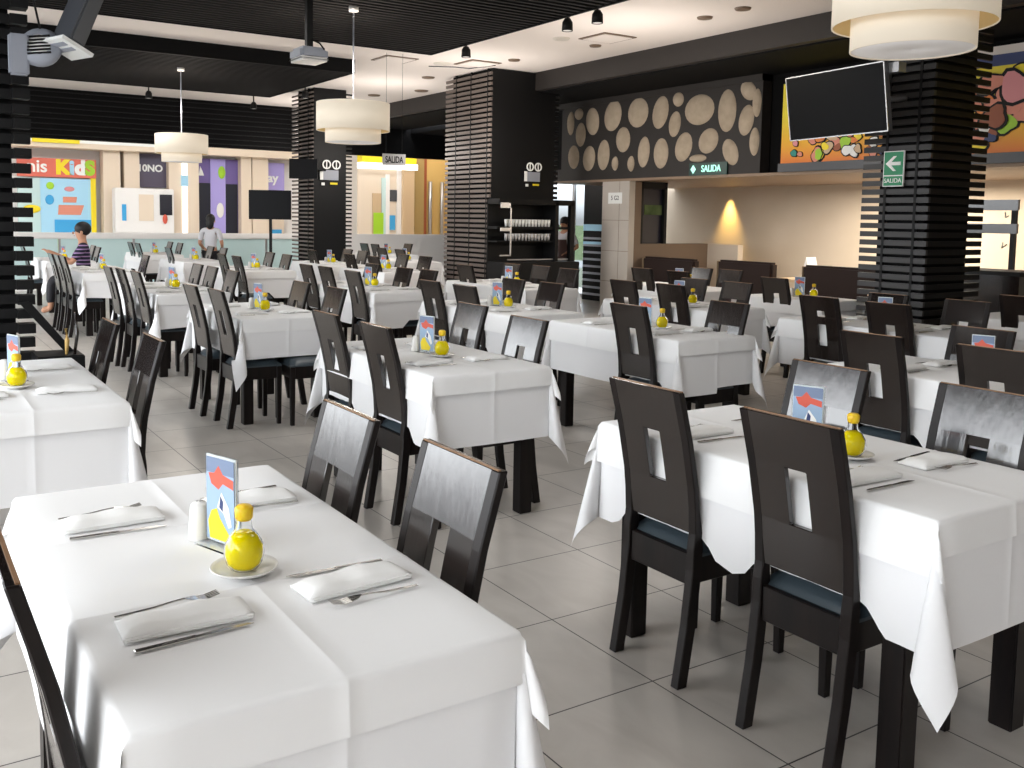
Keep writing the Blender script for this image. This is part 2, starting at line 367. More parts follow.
for i in range(56):      # right portion beside the pillar
    sd += 1; x = rnd.uniform(-.35, 1.3); z = rnd.uniform(2.4, 3.14); paint(x, z, rnd.uniform(.04, .11), sd, cols[(i*7) % len(cols)], .004+.0002*i)
paint(.02, 3.02, .15, 900, salmon, .03); paint(.3, 2.95, .16, 901, pink, .031); paint(.08, 2.66, .13, 902, rust, .032); paint(-.14, 2.8, .08, 903, salmon, .033)
bx('blue_band', dbl, -.6, 4, -.008, .0, 3.2, 3.32, p)

# recess: tiled column, half wall, booths
bx('wall_column', mat('column_stone', (.46, .42, .37), .5, var=(2, (.52, .47, .42))), -8.95, -8.28, 8.0, 8.12, 0, 2.13, kind=S)
g = MB()
for z in (.5, 1.0, 1.5): g.box(-8.95, -8.28, 7.997, 8.0, z, z+.006)
g.box(-8.52, -8.515, 7.997, 8.0, 0, 2.13)
tag(g.build('trim_5', brownw), kind=S)
bx('wall_side', brownw, -8.95, -8.28, 8.12, 8.26, 0, 2.13, kind=S)
bx('wall_half', brownw, -8.5, -8.28, 8.26, 9.8, 0, 1.13, kind=S)
bx('wall_half_return', beige, -8.28, -7.6, 9.78, 9.9, 0, 1.13, kind=S)
w = MB().box(-8.4, -8.3, 8.26, 8.32, 1.13, 2.13).box(-8.4, -8.3, 8.78, 8.84, 1.13, 2.13).box(-8.4, -8.3, 8.26, 8.84, 2.02, 2.13).build('window_2', black); tag(w, kind=S)
MB().box(-8.39, -8.37, 8.32, 8.78, 1.13, 2.02).build('window_glass', darkv, w)
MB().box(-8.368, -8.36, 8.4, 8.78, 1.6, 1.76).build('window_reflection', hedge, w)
def booth_(x0, x1, y, h, label):
    b_ = empty('booth_bench', ((x0+x1)/2, y, 0), 0, label, 'booth'); a = (x1-x0)/2
    MB().box(-a, a, 0, .14, .1, h).build('backrest', booth, b_, .03)
    MB().box(-a, a, .14, .62, .1, .43).build('seat', booth, b_, .03)
    MB().box(-a-.012, -a, -.0, .62, .0, h-.02).build('end_panel', boothtan, b_, .004)
    MB().box(-a+.05, a-.05, .05, .55, 0, .1).build('plinth', black, b_)
booth_(-8.2, -7.06, 8.25, .93, 'brown upholstered booth bench by the half wall')
booth_(-6.58, -5.57, 8.25, .95, 'brown upholstered booth bench under the warm wall light')
booth_(-5.05, -3.6, 8.25, .95, 'brown upholstered booth bench left of the slatted pillar')
# booth tables between benches
for (x, y, lab) in ((-5.3, 8.7, 'small wooden booth table with white folded card'), (-3.0, 7.6, 'small wooden table edge showing beside the slatted pillar')):
    t_ = empty('booth_table', (x, y, 0), 0, lab, 'table')
    MB().box(-.3, .3, -.4, .4, .7, .74).build('tabletop', tanw, t_, .004)
    MB().box(-.04, .04, -.04, .04, 0.02, .7).box(-.2, .2, -.2, .2, 0, .02).build('pedestal', black, t_, .003)
o = MB().add([(-.08, -.1, 0), (.0, -.1, .3), (.08, -.1, 0), (-.08, .1, 0), (0, .1, .3), (.08, .1, 0)], [(0, 1, 2), (5, 4, 3), (0, 3, 4, 1), (1, 4, 5, 2), (0, 2, 5, 3)]).build('menu_card', wht, loc=(-5.2, 8.6, .742))
tag(o, 'white folded card standing on the booth table', 'menu card')
# coat rack frame on the far right
c = empty('coat_rack', (-2.62, 8.6, 0), 0, 'black wall coat rack frame with two glossy boards right of pillar', 'coat rack')
bx('board', wood, -.5, .2, -.04, .0, 1.68, 1.80, c, .003); bx('board', wood, -.5, .2, -.04, 0, 1.42, 1.53, c, .003)
bx('post', black, .12, .17, -.02, .03, 0, 1.8, c); bx('post', black, -.5, -.45, -.02, .03, 0, 1.8, c)
g = MB(); g.tube([(.1, -.04, 1.62), (.1, -.1, 1.6), (.1, -.11, 1.66)], .008).tube([(.1, -.04, 1.3), (.08, -.1, 1.26), (.1, -.12, 1.32)], .008); g.build('hook', metalg, c)
s_ = empty('serving_cabinet', (-1.85, 7.2, 0), 0, 'tall black glossy serving cabinet behind the slatted pillar', 'cabinet')
bx('body', wood, -.35, .35, -.25, .25, 0, 1.03, s_, .004); bx('top', black, -.37, .37, -.27, .27, 1.03, 1.07, s_, .004)
bx('wall_right_return', mat('grey_beige_wall', (.50, .46, .42), .7), -2.05, -1.95, 8.3, 11, 0, 2.13, kind=S)

# window to outdoors right of the bar
tint = mat('tinted_glass', (.30, .32, .33), .02, trans=1, ior=1.05)
w = MB()
for x in (-13.2, -11.45, -10.3): w.box(x, x+.05, 9.3, 9.36, 0, 3.4)
w.box(-13.2, -9.0, 9.3, 9.36, 3.3, 3.4).box(-13.2, -9.0, 9.3, 9.36, 0, .08)
w = w.build('window_3', metalg); tag(w, kind=S)
MB().box(-13.2, -9.0, 9.32, 9.33, 0.08, 3.3).build('window_pane', tint, w)
o = empty('glazing_screen', (-10.2, 9.1, 0), 0, 'dark glazing screen with striped reflections between the waiter and the stone column', 'screen')
MB().box(-.62, .6, .0, .03, 0, 3.3).build('dark_pane', screen, o)
g = MB()
for k in range(9): g.box(-.6, .6, -.02, .0, .1+k*.13, .14+k*.13)
g.build('slats', greyp, o)  # grey bars stand in for stripes reflected in the dark pane
g = MB().box(-.6, .6, -.02, 0, 1.3, 1.42).box(-.6, .6, -.02, 0, 1.05, 1.1); g.build('band', lblue, o)
o = MB().box(-34, -8, 30, 32, -.3, 3.4).build('hedge', hedge); tag(o, 'green planting outside the window behind the bar', 'hedge')
bx('ground_outside', mat('pavement', (.13, .15, .11), .9), -40, -4, 11.1, 40, -.35, -.3, kind=S)
bx('trim_10', mat('outer_road', (.25, .26, .27), .9), -40, -8, 20, 24, -.3, -.28, kind=S)
o = MB().add([(-40, 24, -.3), (-8, 24, -.3), (-8, 30, 1.2), (-40, 30, 1.2)], [(0, 1, 2, 3)]).build('grass_bank', hedge); tag(o, 'green grass bank outside the bar window', 'grass bank')

# bar shelving on the dark side of the brown pillar
b_ = empty('bar_shelf', (-9.05, 5.80, 0), 0, 'black bar shelving with rows of glasses beneath camera emblem', 'shelving')
bx('back_board', black, 0, .03, 0, 1.05, .3, 1.80, b_)
bx('frame', black, 0, .35, 1.06, 1.12, 0, 1.8, b_); bx('frame', black, .27, .35, 1.36, 1.44, 0, 1.75, b_)
bx('top_board', black, 0, .35, .0, 1.44, 1.72, 1.80, b_)
bx('shelf', black, 0, .3, 0, 1.38, 1.34, 1.38, b_); bx('shelf', black, 0, .3, 0, 1.1, 1.14, 1.16, b_); bx('shelf', metalg, .28, .3, .2, 1.4, .86, .88, b_)
bx('counter', black, -.0, .5, -.0, 1.44, 0, .84, b_, .01)
g = MB().box(.35, .362, .02, .22, 1.66, 1.74).box(.35, .362, .20, .22, .94, 1.74).box(.35, .362, .02, .22, .93, .95).box(.35, .362, .02, .2, 1.31, 1.36)
g.build('silver_frame', chrome, b_)
for k in range(2):
    z = (1.38, 1.16)[k]
    for i in range(14):
        o = MB().lathe([(.018, 0), (.026, .06), (.028, .11)], (0, 0, 0), 10, cap0=True).build('drinking_glass', chrome if k else signw, None, 0, (-8.78, 5.98+i*.062, z))
        tag(o, 'small glass in the row on the %s bar shelf' % ('upper' if k == 0 else 'lower'), 'glass', 'glasses on the %s bar shelf' % ('upper' if k == 0 else 'lower'))

# movie camera emblems
def emblem(p_, f, axis, label):
    e_ = empty('camera_emblem', p_, 0, label, 'wall emblem')
    A = (lambda a, b, t: (t, a, b)) if axis == 'x' else (lambda a, b, t: (a, -t, b))
    def ring(cx_, cz, r, nm):
        g = MB(); n_ = 20
        vs = []
        for i in range(n_):
            a = 2*math.pi*i/n_
            for rr, t in ((r, 0), (r, .01), (r*.72, .01), (r*.72, 0)): vs.append(A(cx_+rr*math.cos(a), cz+rr*math.sin(a), t))
        fs = []
        for i in range(n_):
            for k in range(4): fs.append((i*4+k, i*4+(k+1) % 4, ((i+1) % n_)*4+(k+1) % 4, ((i+1) % n_)*4+k))
        g.add(vs, fs); g.prism([(cx_-r*.12, cz-r*.7), (cx_+r*.12, cz-r*.7), (cx_+r*.12, cz+r*.7), (cx_-r*.12, cz+r*.7)], A, .008); g.build(nm, signw, e_)
    ring(-.07*f, .16*f, .085*f, 'reel'); ring(.12*f, .16*f, .085*f, 'reel')
    MB().prism([(-.16*f, -.12*f), (.16*f, -.12*f), (.16*f, .06*f), (-.16*f, .06*f)], A, .01).build('body', lilac if 0 else greyp, e_)
    MB().prism([(-.2*f, -.12*f), (-.14*f, -.12*f), (-.14*f, .07*f), (-.2*f, .07*f)], A, .012).build('side', signw, e_)
    MB().prism([(-.17*f, -.22*f), (-.11*f, -.22*f), (-.11*f, -.17*f), (-.17*f, -.17*f)], A, .01).build('dot', signw, e_)
    MB().prism([(.0*f, -.2*f), (.14*f, -.2*f), (.14*f, -.165*f), (0*f, -.165*f)], A, .01).build('bar', yellow, e_)
emblem((-9.06, 6.66, 2.19), .82, 'x', 'white movie camera emblem on the dark side of the brown pillar')
emblem((-12.96, 4.88, 2.27), 1.0, 'x', 'small white movie camera emblem on the narrow far pillar')

# exit signs
p = empty('exit_sign', (-6.56, 7.97, 2.26), 0, 'lit green and white exit sign at the bottom of the stone panel', 'exit sign')
MB().box(-.38, .36, 0, .02, -.09, .09).build('plate', mat('exit_plate', (.004, .045, .035), .4), p)
text('lettering', 'SALIDA', .135, glow, MY((.06, -.004, 0)), p, bold=.001, sx=.85)
MB().prism([(-.34, 0), (-.29, .06), (-.24, 0), (-.29, -.06)], lambda a, b, t: (a, -t, b), .01).build('symbol', glow, p)
p = empty('exit_sign', (-1.87, 5.47, 1.99), 0, 'green exit sign with white arrow on the right slatted pillar', 'exit sign')
MB().box(-.1, .1, 0, .015, -.155, .155).build('border', signw, p); MB().box(-.092, .092, -.003, 0, -.055, .148).build('green_panel', green, p)
MB().box(-.092, .092, -.003, 0, -.148, -.065).build('green_strip', green, p)
MB().prism([(-.075, .045), (.0, .11), (.03, .11), (-.02, .06), (.07, .06), (.07, .03), (-.02, .03), (.03, -.02), (0, -.02)], lambda a, b, t: (a, -.003-t, b), .004).build('arrow', signw, p)
text('lettering', 'SALIDA', .055, signw, MY((0, -.005, -.105)), p, ext=.002, sx=.95)
p = empty('exit_sign', (-8.9, 4.12, 2.31), math.radians(-10), 'grey hanging exit sign seen near the yellow shop front', 'exit sign')
MB().box(-.01, .01, -.17, .17, -.08, .08).build('plate', metalg, p)
text('lettering', 'SALIDA', .13, black, MX((.012, 0, -.005)), p, bold=.002, sx=.62)
MB().box(-.003, .003, -.12, -.117, .08, 1.5).box(-.003, .003, .117, .12, .08, 1.5).build('hanging_rod', black, p)
p = empty('wall_notice', (-8.62, 7.99, 1.86), 0, 'small white notice sheet taped to the pale stone column', 'notice')
MB().box(-.17, .17, 0, .006, -.09, .09).build('sheet', signw, p); text('marks', '5 G2', .1, black, MY((0, -.002, 0)), p, ext=.001)

# television on bracket
A_ = [Vector(v) for v in ((-2.739, 4.975, 2.823), (-1.662, 4.917, 2.841), (-1.564, 4.978, 2.268), (-2.618, 5.073, 2.254))]
ctr = sum(A_, Vector())/4; ax = ((A_[1]-A_[0])+(A_[2]-A_[3])).normalized(); ay = ((A_[0]-A_[3])+(A_[1]-A_[2])).normalized()
az = ax.cross(ay).normalized(); ay = az.cross(ax)
TVM = Matrix.Translation(ctr) @ Matrix((ax, ay, az)).transposed().to_4x4()
tv = empty('wall_television', ctr, 0, 'large flat black television tilted down in front of the right slatted pillar', 'television')
def tvp(x0, x1, y0, y1, z0, z1, nm, m, bv=0):
    T_ = Matrix.Translation(-ctr) @ TVM
    return MB().box(x0, x1, y0, y1, z0, z1, T_).build(nm, m, tv, bv)
tvp(-.535, .535, -.287, .287, -.05, 0, 'housing', dkgrey); tvp(-.525, .525, -.277, .277, 0, .004, 'screen', screen)
fr = MB(); T_ = Matrix.Translation(-ctr) @ TVM
for q in ((-.537, .537, .279, .288), (-.537, .537, -.288, -.279), (-.537, -.529, -.288, .288), (.529, .537, -.288, .288)): fr.box(q[0], q[1], q[2], q[3], 0, .008, T_)
fr.build('bezel', chrome, tv)
g = MB(); g.cyl(az*-.05, Vector((-1.8, 5.5, 2.6))-ctr, .025); g.box(.5, .62, -.02, .08, .2, .28); g.build('bracket', metalg, tv)

# pendants
def pendant(x, y, label):
    p = empty('pendant_lamp', (x, y, 2.25 if x < 0 else 2.34), 0, label, 'lamp')
    R1, R2 = .375, .285
    MB().lathe([(R1, .12), (R1, .40), (R1-.006, .40), (R1-.006, .12), (R1, .12)], n=48).build('outer_shade', shade, p)
    MB().lathe([(R1-.007, .125), (R1-.007, .39)], n=48).build('shade_lining', shadein, p, fix=False)
    MB().lathe([(R2, .0), (R2, .2), (R2-.006, .2), (R2-.006, 0), (R2, 0)], n=48).build('inner_shade', shade, p)
    MB().lathe([(R2-.007, .006), (R2-.007, .012), (.001, .012), (.001, .006), (R2-.007, .006)], n=48).build('diffuser', diff, p)
    MB().lathe([(R1-.01, .385), (.01, .39)], n=32).build('top_disc', diff, p)
    MB().cyl((0, 0, .38), (0, 0, 1.36), .008).build('rod', greyp, p)
    MB().cyl((0, 0, 1.32), (0, 0, 1.37), .05).build('ceiling_rose', wht, p)
    return p
l1 = pendant(.45, 2.18, 'large cream double drum pendant lamp, nearest, cut off at the top right')
dup(l1, (-5.75, 2.05, 2.25), 0, 'cream double drum pendant lamp hanging in the middle of the picture', 'lamp')
dup(l1, (-10.98, 1.69, 2.25), 0, 'farthest cream double drum pendant lamp in front of the shops', 'lamp')

# spotlights
sp0 = None
SPN = [((-14.04, 1.94), 'black ceiling spotlight left of the farthest pendant'), ((-14.4, 3.94), 'farthest black ceiling spotlight by the black wall'), ((-12.24, 4.11), 'black ceiling spotlight beside the middle pendant'),
       ((-6.97, 4.13), 'black ceiling spotlight at the corner of the large raft'), ((-4.9, 4.13), 'left one of two black spotlights at the raft edge'), ((-4.4, 4.13), 'right one of two black spotlights at the raft edge'), ((-4.1, .6), 'black spotlight recessed into the underside of the large raft')]
for (xy, lab) in SPN:
    if sp0 is None:
        sp0 = empty('ceiling_spotlight', (*xy, 3.6), 0, lab, 'spotlight')
        MB().cyl((0, 0, 0), (0, 0, .2), .012).build('stem', black, sp0)
        MB().lathe([(.03, .02), (.055, -.02), (.06, -.11), (.052, -.11), (.045, -.03)], n=16, cap0=True, cap1=True).build('housing', black, sp0)
        MB().cyl((0, 0, -.105), (0, 0, -.10), .048).build('lens', diff, sp0)
    else: dup(sp0, (*xy, 3.6), 0, lab, 'spotlight')
# ceiling details
pal = mat('ceiling_fitting', (.62, .58, .52), .5)
for (x, y, r_, m_, nm, lab, cat_) in ((-4.6, 5.84, .09, brownw, 'recessed_light', 'dark recessed ceiling light, nearer of two at upper right', 'ceiling light'), (-4.03, 5.83, .09, brownw, 'recessed_light', 'dark recessed ceiling light closest to the large pendant', 'ceiling light'),
        (-6.7, 5.96, .08, brownw, 'recessed_light', 'dark recessed ceiling light beside the square vent', 'ceiling light'), (-6.58, 5.31, .11, pal, 'ceiling_speaker', 'pale oval ceiling speaker between vent and black spotlights', 'speaker'),
        (-8.3, 5.75, .09, brownw, 'recessed_light', 'dark recessed ceiling light above the brown slatted pillar', 'ceiling light'), (-9.24, 5.08, .13, pal, 'ceiling_speaker', 'pale round ceiling speaker left of the brown slatted pillar', 'speaker'),
        (-12.12, 6.3, .13, brownw, 'recessed_light', 'dark recessed ceiling light above the middle pendant', 'ceiling light'), (-13.26, 5.9, .12, brownw, 'recessed_light', 'dark recessed ceiling light left of the middle pendant top', 'ceiling light'), (-10.6, 5.6, .11, brownw, 'recessed_light', 'dark recessed ceiling light near the left slatted pillar top', 'ceiling light')):
    o = MB().lathe([(r_, 0), (r_*.9, -.02), (r_*.5, -.02), (.001, -.012)], n=20).build(nm, m_, None, 0, (x, y, 3.8)); tag(o, lab, cat_)
for (x, y, lab) in ((-6.2, 5.75, 'square white air vent with dark frame in the ceiling'), (-8.9, 5.5, 'square open ceiling hatch above the brown slatted pillar'), (-9.35, 4.35, 'small ceiling vent beside the middle pendant rod')):
    v_ = empty('air_vent', (x, y, 3.8), 0, lab, 'vent')
    MB().box(-.26, .26, -.26, .26, -.012, -.0).build('frame', brownw, v_); MB().box(-.22, .22, -.22, .22, -.02, -.012).build('grille', cwhite, v_)
o = MB().tube([(-9.5, 5.0, 3.78), (-9.2, 5.3, 3.76), (-9.3, 5.6, 3.78), (-8.8, 5.75, 3.78)], .008, 6).build('loose_cable', dkgrey); tag(o, 'thin loose cable running over the white ceiling', 'cable')

# projectors and wall fan
p = empty('projector', (-5.38, 1.42, 2.96), 0, 'ceiling projector hanging left of the middle pendant', 'projector')
MB().box(-.16, .16, -.14, .14, 0, .12).build('body', greyp, p, .03); MB().box(-.03, .03, -.03, .03, .12, .70).build('mount', black, p)
MB().tube([(.03, .02, .2), (.12, .06, .16), (.14, .1, .1)], .008).build('cable', black, p); MB().box(-.165, .165, -.145, .145, -.01, .03).build('underside', wht, p, .02)
p = empty('projector', (-2.42, -1.18, 2.40), math.radians(20), 'black projector box with pale label hanging at the top left', 'projector')
Mt = Matrix.Rotation(math.radians(-24), 4, 'X')
MB().box(-.1, .12, -.05, .04, .0, .42, Mt).build('body', dkgrey, p, .01); MB().box(-.1, .12, -.09, .1, -.02, .0, Mt).build('label_plate', signw, p)
MB().box(-.06, .08, -.06, -.03, -.024, -.02, Mt).box(-.06, .08, -.01, .02, -.024, -.02, Mt).build('label_print', greyp, p)
MB().cyl((0, .08, .35), (0, .3, 1.25), .03).build('mount', black, p)
p = empty('wall_fan', (-2.5, -1.3, 2.39), 0, 'grey round wall fan beside the left pillar at the top', 'fan')
Mf = Matrix.Rotation(math.radians(70), 4, 'Y') @ Matrix.Rotation(math.radians(20), 4, 'X')
MB().lathe([(.03, -.05), (.10, -.035), (.115, 0), (.10, .03), (.06, .04)], n=24, M=Mf, cap0=True).build('housing', greyp, p)
g = MB()
for k in range(6): g.box(-.05+k*.02, -.042+k*.02, -.06, .06, .036, .046, Mf)
g.build('grille', black, p); MB().lathe([(.075, .03), (.001, .04)], n=24, M=Mf).build('front', wht, p)
MB().box(-.03, .03, -.16, -.06, -.16, .06).build('wall_mount', greyp, p, .01)
MB().tube([(0, 0, .1), (-.05, -.05, .4), (-.1, -.1, 1.2)], .006, 6).build('cable', black, p)

# screens by the narrow pillar
p = empty('stand_television', (-10.3, 2.79, 0), math.radians(-30), 'black television on a tall thin stand before the shops', 'television')
MB().box(-.02, .02, -.31, .31, 1.43, 1.86).build('screen', screen, p, .004); MB().box(-.05, -.02, -.02, .02, 0.02, 1.6).build('pole', black, p); MB().box(-.25, .2, -.25, .25, 0, .025).build('base', black, p)
p = empty('wall_television', (-12.8, 4.3, 2.2), math.radians(-30), 'small black television hung on the narrow far pillar', 'television')
MB().box(-.02, .02, -.25, .25, -.05, .3).build('screen', screen, p); MB().cyl((-.02, .1, .12), (-.3, .35, .12), .02).build('bracket', black, p)

# ---------------------------------------------------------------- mall beyond the opening
X = -22
bx('wall_mall', wht, -22.4, -22.2, -8, 13, -.1, 5, kind=S)
bx('trim_6', cream, -22.2, -16.6, -8, 13, 4.6, 4.7, kind=S)
bx('wall_mall_right', cream, -22.4, -16.3, 11.8, 12.0, -.1, 4.7, kind=S)  # unseen, added to keep sky light off the yellow shop
bx('trim_11', blackw, -16.5, -9.0, 8.3, 9.3, 3.42, 3.56, kind=S)
bx('wall_mall_inner', cream, -16.3, -16.2, 9.45, 11.8, -.1, 4.6, kind=S)  # unseen, added to close the gap where sky light leaked in
bx('wall_mall_left', cream, -22.2, -16.6, -8.2, -8, -.1, 4.7, kind=S)
bx('floor_mall', wht, -22.2, -16.5, -8, 13, -.1, 0, kind=S)
bx('trim_7', cream, X-.2, X+.6, -8, 8.2, 3.02, 3.4, kind=S)
bx('trim_8', signw, X+.6, X+.62, -4, 5, 3.14, 3.3, kind=S)
bx('trim_9', yellow, X+.62, X+.66, .97, 2.01, 3.12, 3.24, kind=S)
for i, (y0, y1) in enumerate(((2.59, 2.99), (3.08, 3.45), (4.17, 4.93), (6.05, 6.33), (6.36, 6.8))):
    bx('mall_column', cream, X-.1, X+.35, y0, y1, 0, 3.03, label=['cream column right of the kids shop', 'narrow cream column left of the dark shop sign', 'wide cream column behind the farthest pendant', 'slim cream column right of the purple shop', 'cream column left of the stand television'][i], cat='column')
o = bx('strip_light', mat('lit_strip', (1, 1, 1), .5, emis=(1, .97, .93), es=1.3), X+.36, X+.38, 4.5, 4.62, 1.0, 2.9, label='white vertical strip light on the wide cream column', cat='light')
o = MB().box(X+.39, X+.40, 4.46, 4.64, 2.2, 2.48).build('column_sign', lblue); tag(o, 'small blue sign plate on the wide cream column', 'sign')
k = empty('kids_shop', (X, 1.6, 0), 0, 'children shop front with red sign and blue poster', 'shop front')
MB().box(0, .1, -.9, .87, 2.33, 2.78).build('sign_board', mat('sign_red', (.72, .16, .11), .5), k)
text('sign_letters', 'nis', .42, signw, MX((.105, -.47, 2.57)), k, bold=.008)
for ch, y, m_ in (('K', .1, yellow), ('i', .31, lblue), ('d', .5, signw), ('s', .72, lime)):
    text('sign_letter', ch.upper() if ch in 'ks' else ch, .46, m_, MX((.105, y, 2.56)), k, bold=.03)
MB().box(0, .06, -.4, .74, 0, 2.3).build('poster', lblue, k); MB().box(.06, .07, -.1, .74, .95, 1.3).build('poster_band', blue, k)
MB().box(0, .08, .74, .86, 0, 2.36).build('yellow_post', yellow, k); MB().box(0, .04, -.9, -.4, 0, 2.3).build('glass_front', aqua, k)
g = MB(); g.prism([(.1, 1.72), (.4, 1.72), (.42, 1.86), (.1, 1.86)], lambda a, b, t: (.062+t, a, b), .006).prism([(-.02, 1.42), (.5, 1.42), (.58, 1.66), (.0, 1.66)], lambda a, b, t: (.062+t, a, b), .006)
g.build('poster_figure', salmon, k); MB().ball((.07, -.18, 2.12), .01, .09, .09).build('poster_spot', lime, k)
MB().ball((.07, .25, 2.05), .01, .12, .06).build('poster_cloud', pink, k); MB().ball((.07, -.2, 1.78), .01, .1, .12).build('poster_drop', blue, k)
MB().ball((.08, -.6, 1.55), .04, .2, .1).build('yellow_hat', yellow, k)
k = empty('dark_shop', (X, 3.8, 0), 0, 'dark purple shop front with white letters', 'shop front')
MB().box(0, .08, -.36, .4, 2.15, 3.0).build('sign_board', mat('shop_purple_dark', (.10, .085, .13), .5), k); text('sign_letters', '10NO', .24, signw, MX((.085, -.03, 2.63)), k, bold=.008)
MB().box(0, .06, -.36, .4, 2.15, 2.3).build('door_band', darkv, k)
k = empty('white_kiosk', (X+.6, 3.5, 0), 0, 'white kiosk in the mall with a dark opening', 'kiosk')
MB().box(-.1, .3, -.75, .65, 0, 2.1).build('body', wht, k, .02); MB().box(.3, .32, .3, .6, 1.45, 1.96).build('dark_opening', darkv, k)
MB().box(.3, .315, -.2, .15, 1.3, 1.95).build('picture_panel', cream, k); MB().box(.3, .315, -.6, -.5, 1.3, 1.7).build('blue_mark', blue, k); MB().ball((.33, .42, 1.35), .03, .06, .12).build('red_bag', red, k)
k = empty('purple_shop', (X, 5.5, 0), 0, 'purple lit shop front with two dark doorways', 'shop front')
MB().box(0, .08, -.55, .55, 0, 2.95).build('front', purple, k); MB().box(.08, .1, -.5, -.2, 0, 2.31).build('doorway', darkv, k); MB().box(.08, .1, .2, .53, 0, 2.3).build('doorway', darkv, k)
MB().box(.08, .12, -.2, .2, 0, 2.95).build('light_panel', lilac, k); MB().ball((.12, .1, 2.6), .03, .1, .17).build('green_spot', lime, k)
MB().prism([(-.5, 2.5), (-.36, 2.5), (-.4, 2.62), (-.46, 2.75)], lambda a, b, t: (.085+t, a, b), .01).build('white_mark', signw, k); MB().ball((.13, .05, 1.6), .02, .1, .2).build('white_mark', wht, k)
k = empty('far_shop_sign', (X, 7.05, 0), 0, 'lilac shop sign with white swirl left of the pillar', 'shop front')
MB().box(0, .08, -.3, .3, 2.18, 2.92).build('board', lilac, k); text('swirl', 'ay', .34, signw, MX((.085, -.03, 2.5)), k, bold=.01)
MB().box(.0, .06, -.3, .25, 2.02, 2.18).build('lower_band', dbl, k); MB().box(.0, .06, -.55, .3, 0, 1.6).build('cream_front', cream, k); MB().box(.07, .09, -.1, .22, .4, 1.1).build('poster', blue, k)
# right-hand shop
X2 = -19
k = empty('yellow_shop', (X2, 9.7, 0), 0, 'bright shop front with yellow fascia, white frame and golden doors', 'shop front')
def q(nm, m_, y0, y1, z0, z1, d=.05, d0=0): return MB().box(d0, d0+d, y0-9.7, y1-9.7, z0, z1).build(nm, m_, k)
q('fascia', yellow, 8.2, 9.75, 2.87, 3.06, .3); q('light_band', mat('lit_band', (1, 1, 1), .5, emis=(1, .98, .95), es=.9), 8.2, 9.8, 2.72, 2.87, .28)
q('cream_wall', cream, 8.2, 9.42, 0, 2.74); q('display_orange', tanw, 8.6, 8.85, .8, 2.1, .03, .05); q('plant_print', lime, 8.62, 8.9, 1.05, 1.6, .02, .09)
q('white_frame', wht, 8.97, 9.08, 0, 2.6, .1); q('white_frame', wht, 9.3, 9.42, 0, 2.74, .1); q('glass_door', aqua, 8.86, 8.97, .8, 2.5, .04, .05); q('grey_board', dkgrey, 9.05, 9.3, 1.9, 2.2, .03, .05)
q('blue_screen', blue, 9.08, 9.25, 1.16, 1.54, .03, .06); q('tan_column', tanw, 9.42, 9.75, 0, 3.1, .2); q('brown_column', mat('brown_gold', (.35, .24, .09), .5), 9.75, 10.08, 0, 3.1, .12)
q('red_edge', rust, 10.08, 10.17, 0, 3.1, .1); q('golden_door', goldw, 10.17, 11.5, 0, 3.1, .06)
for y in (10.26, 10.62): MB().cyl((.14, y-9.7, 1.0), (.14, y-9.7, 2.45), .05).build('door_handle', metalg, k)
MB().ball((.1, .03, 1.2), .05, .08, .22).build('potted_plant', black, k)
# escalator beyond the rail
g = MB(); g.tube([(-18, .9, .03), (-18, 1.6, .75), (-18, 2.1, .98), (-18, 2.6, 1.02), (-18, 6.0, 1.02)], .035)
o = g.build('escalator_handrail', metalg); tag(o, 'curved grey escalator handrail beyond the balcony glass', 'handrail')
g = MB(); g.add([(-18, .95, .1), (-18, 6, .1), (-18, 6, 1.0), (-18, 2.6, 1.0), (-18, 2.1, .95), (-18, 1.6, .72)], [(0, 1, 2, 3, 4, 5)]); MB().box(-.012, .0, 1.6, 6, .0, .72).build('glass_side', aqua, o, 0, (-18, 0, 0))
# green plants behind the rail
for (x, y, lab) in ((-17.2, .9, 'lime green plant behind the balcony glass, left of the seated man'), (-17.2, 3.1, 'lime green plant behind the glass right of the seated man')):
    g = MB(); rr = random.Random(int(y*10))
    for i in range(40):
        a = rr.uniform(0, 6.28); h = rr.uniform(.2, .55); l_ = rr.uniform(.1, .3)
        b0 = Vector((x, y, .5)); tip = b0+Vector((l_*math.cos(a), l_*math.sin(a), h)); sd_ = Vector((-math.sin(a), math.cos(a), 0))*.03; mid = (b0+tip)/2+Vector((0, 0, .06))
        g.add([b0, mid+sd_, tip, mid-sd_], [(0, 1, 2, 3)])
    o = g.build('potted_plant', lime); tag(o, lab, 'plant'); MB().lathe([(.1, 0), (.14, .5), (.12, .5)], (x, y, 0), 14, cap0=True).build('pot', wht, o)

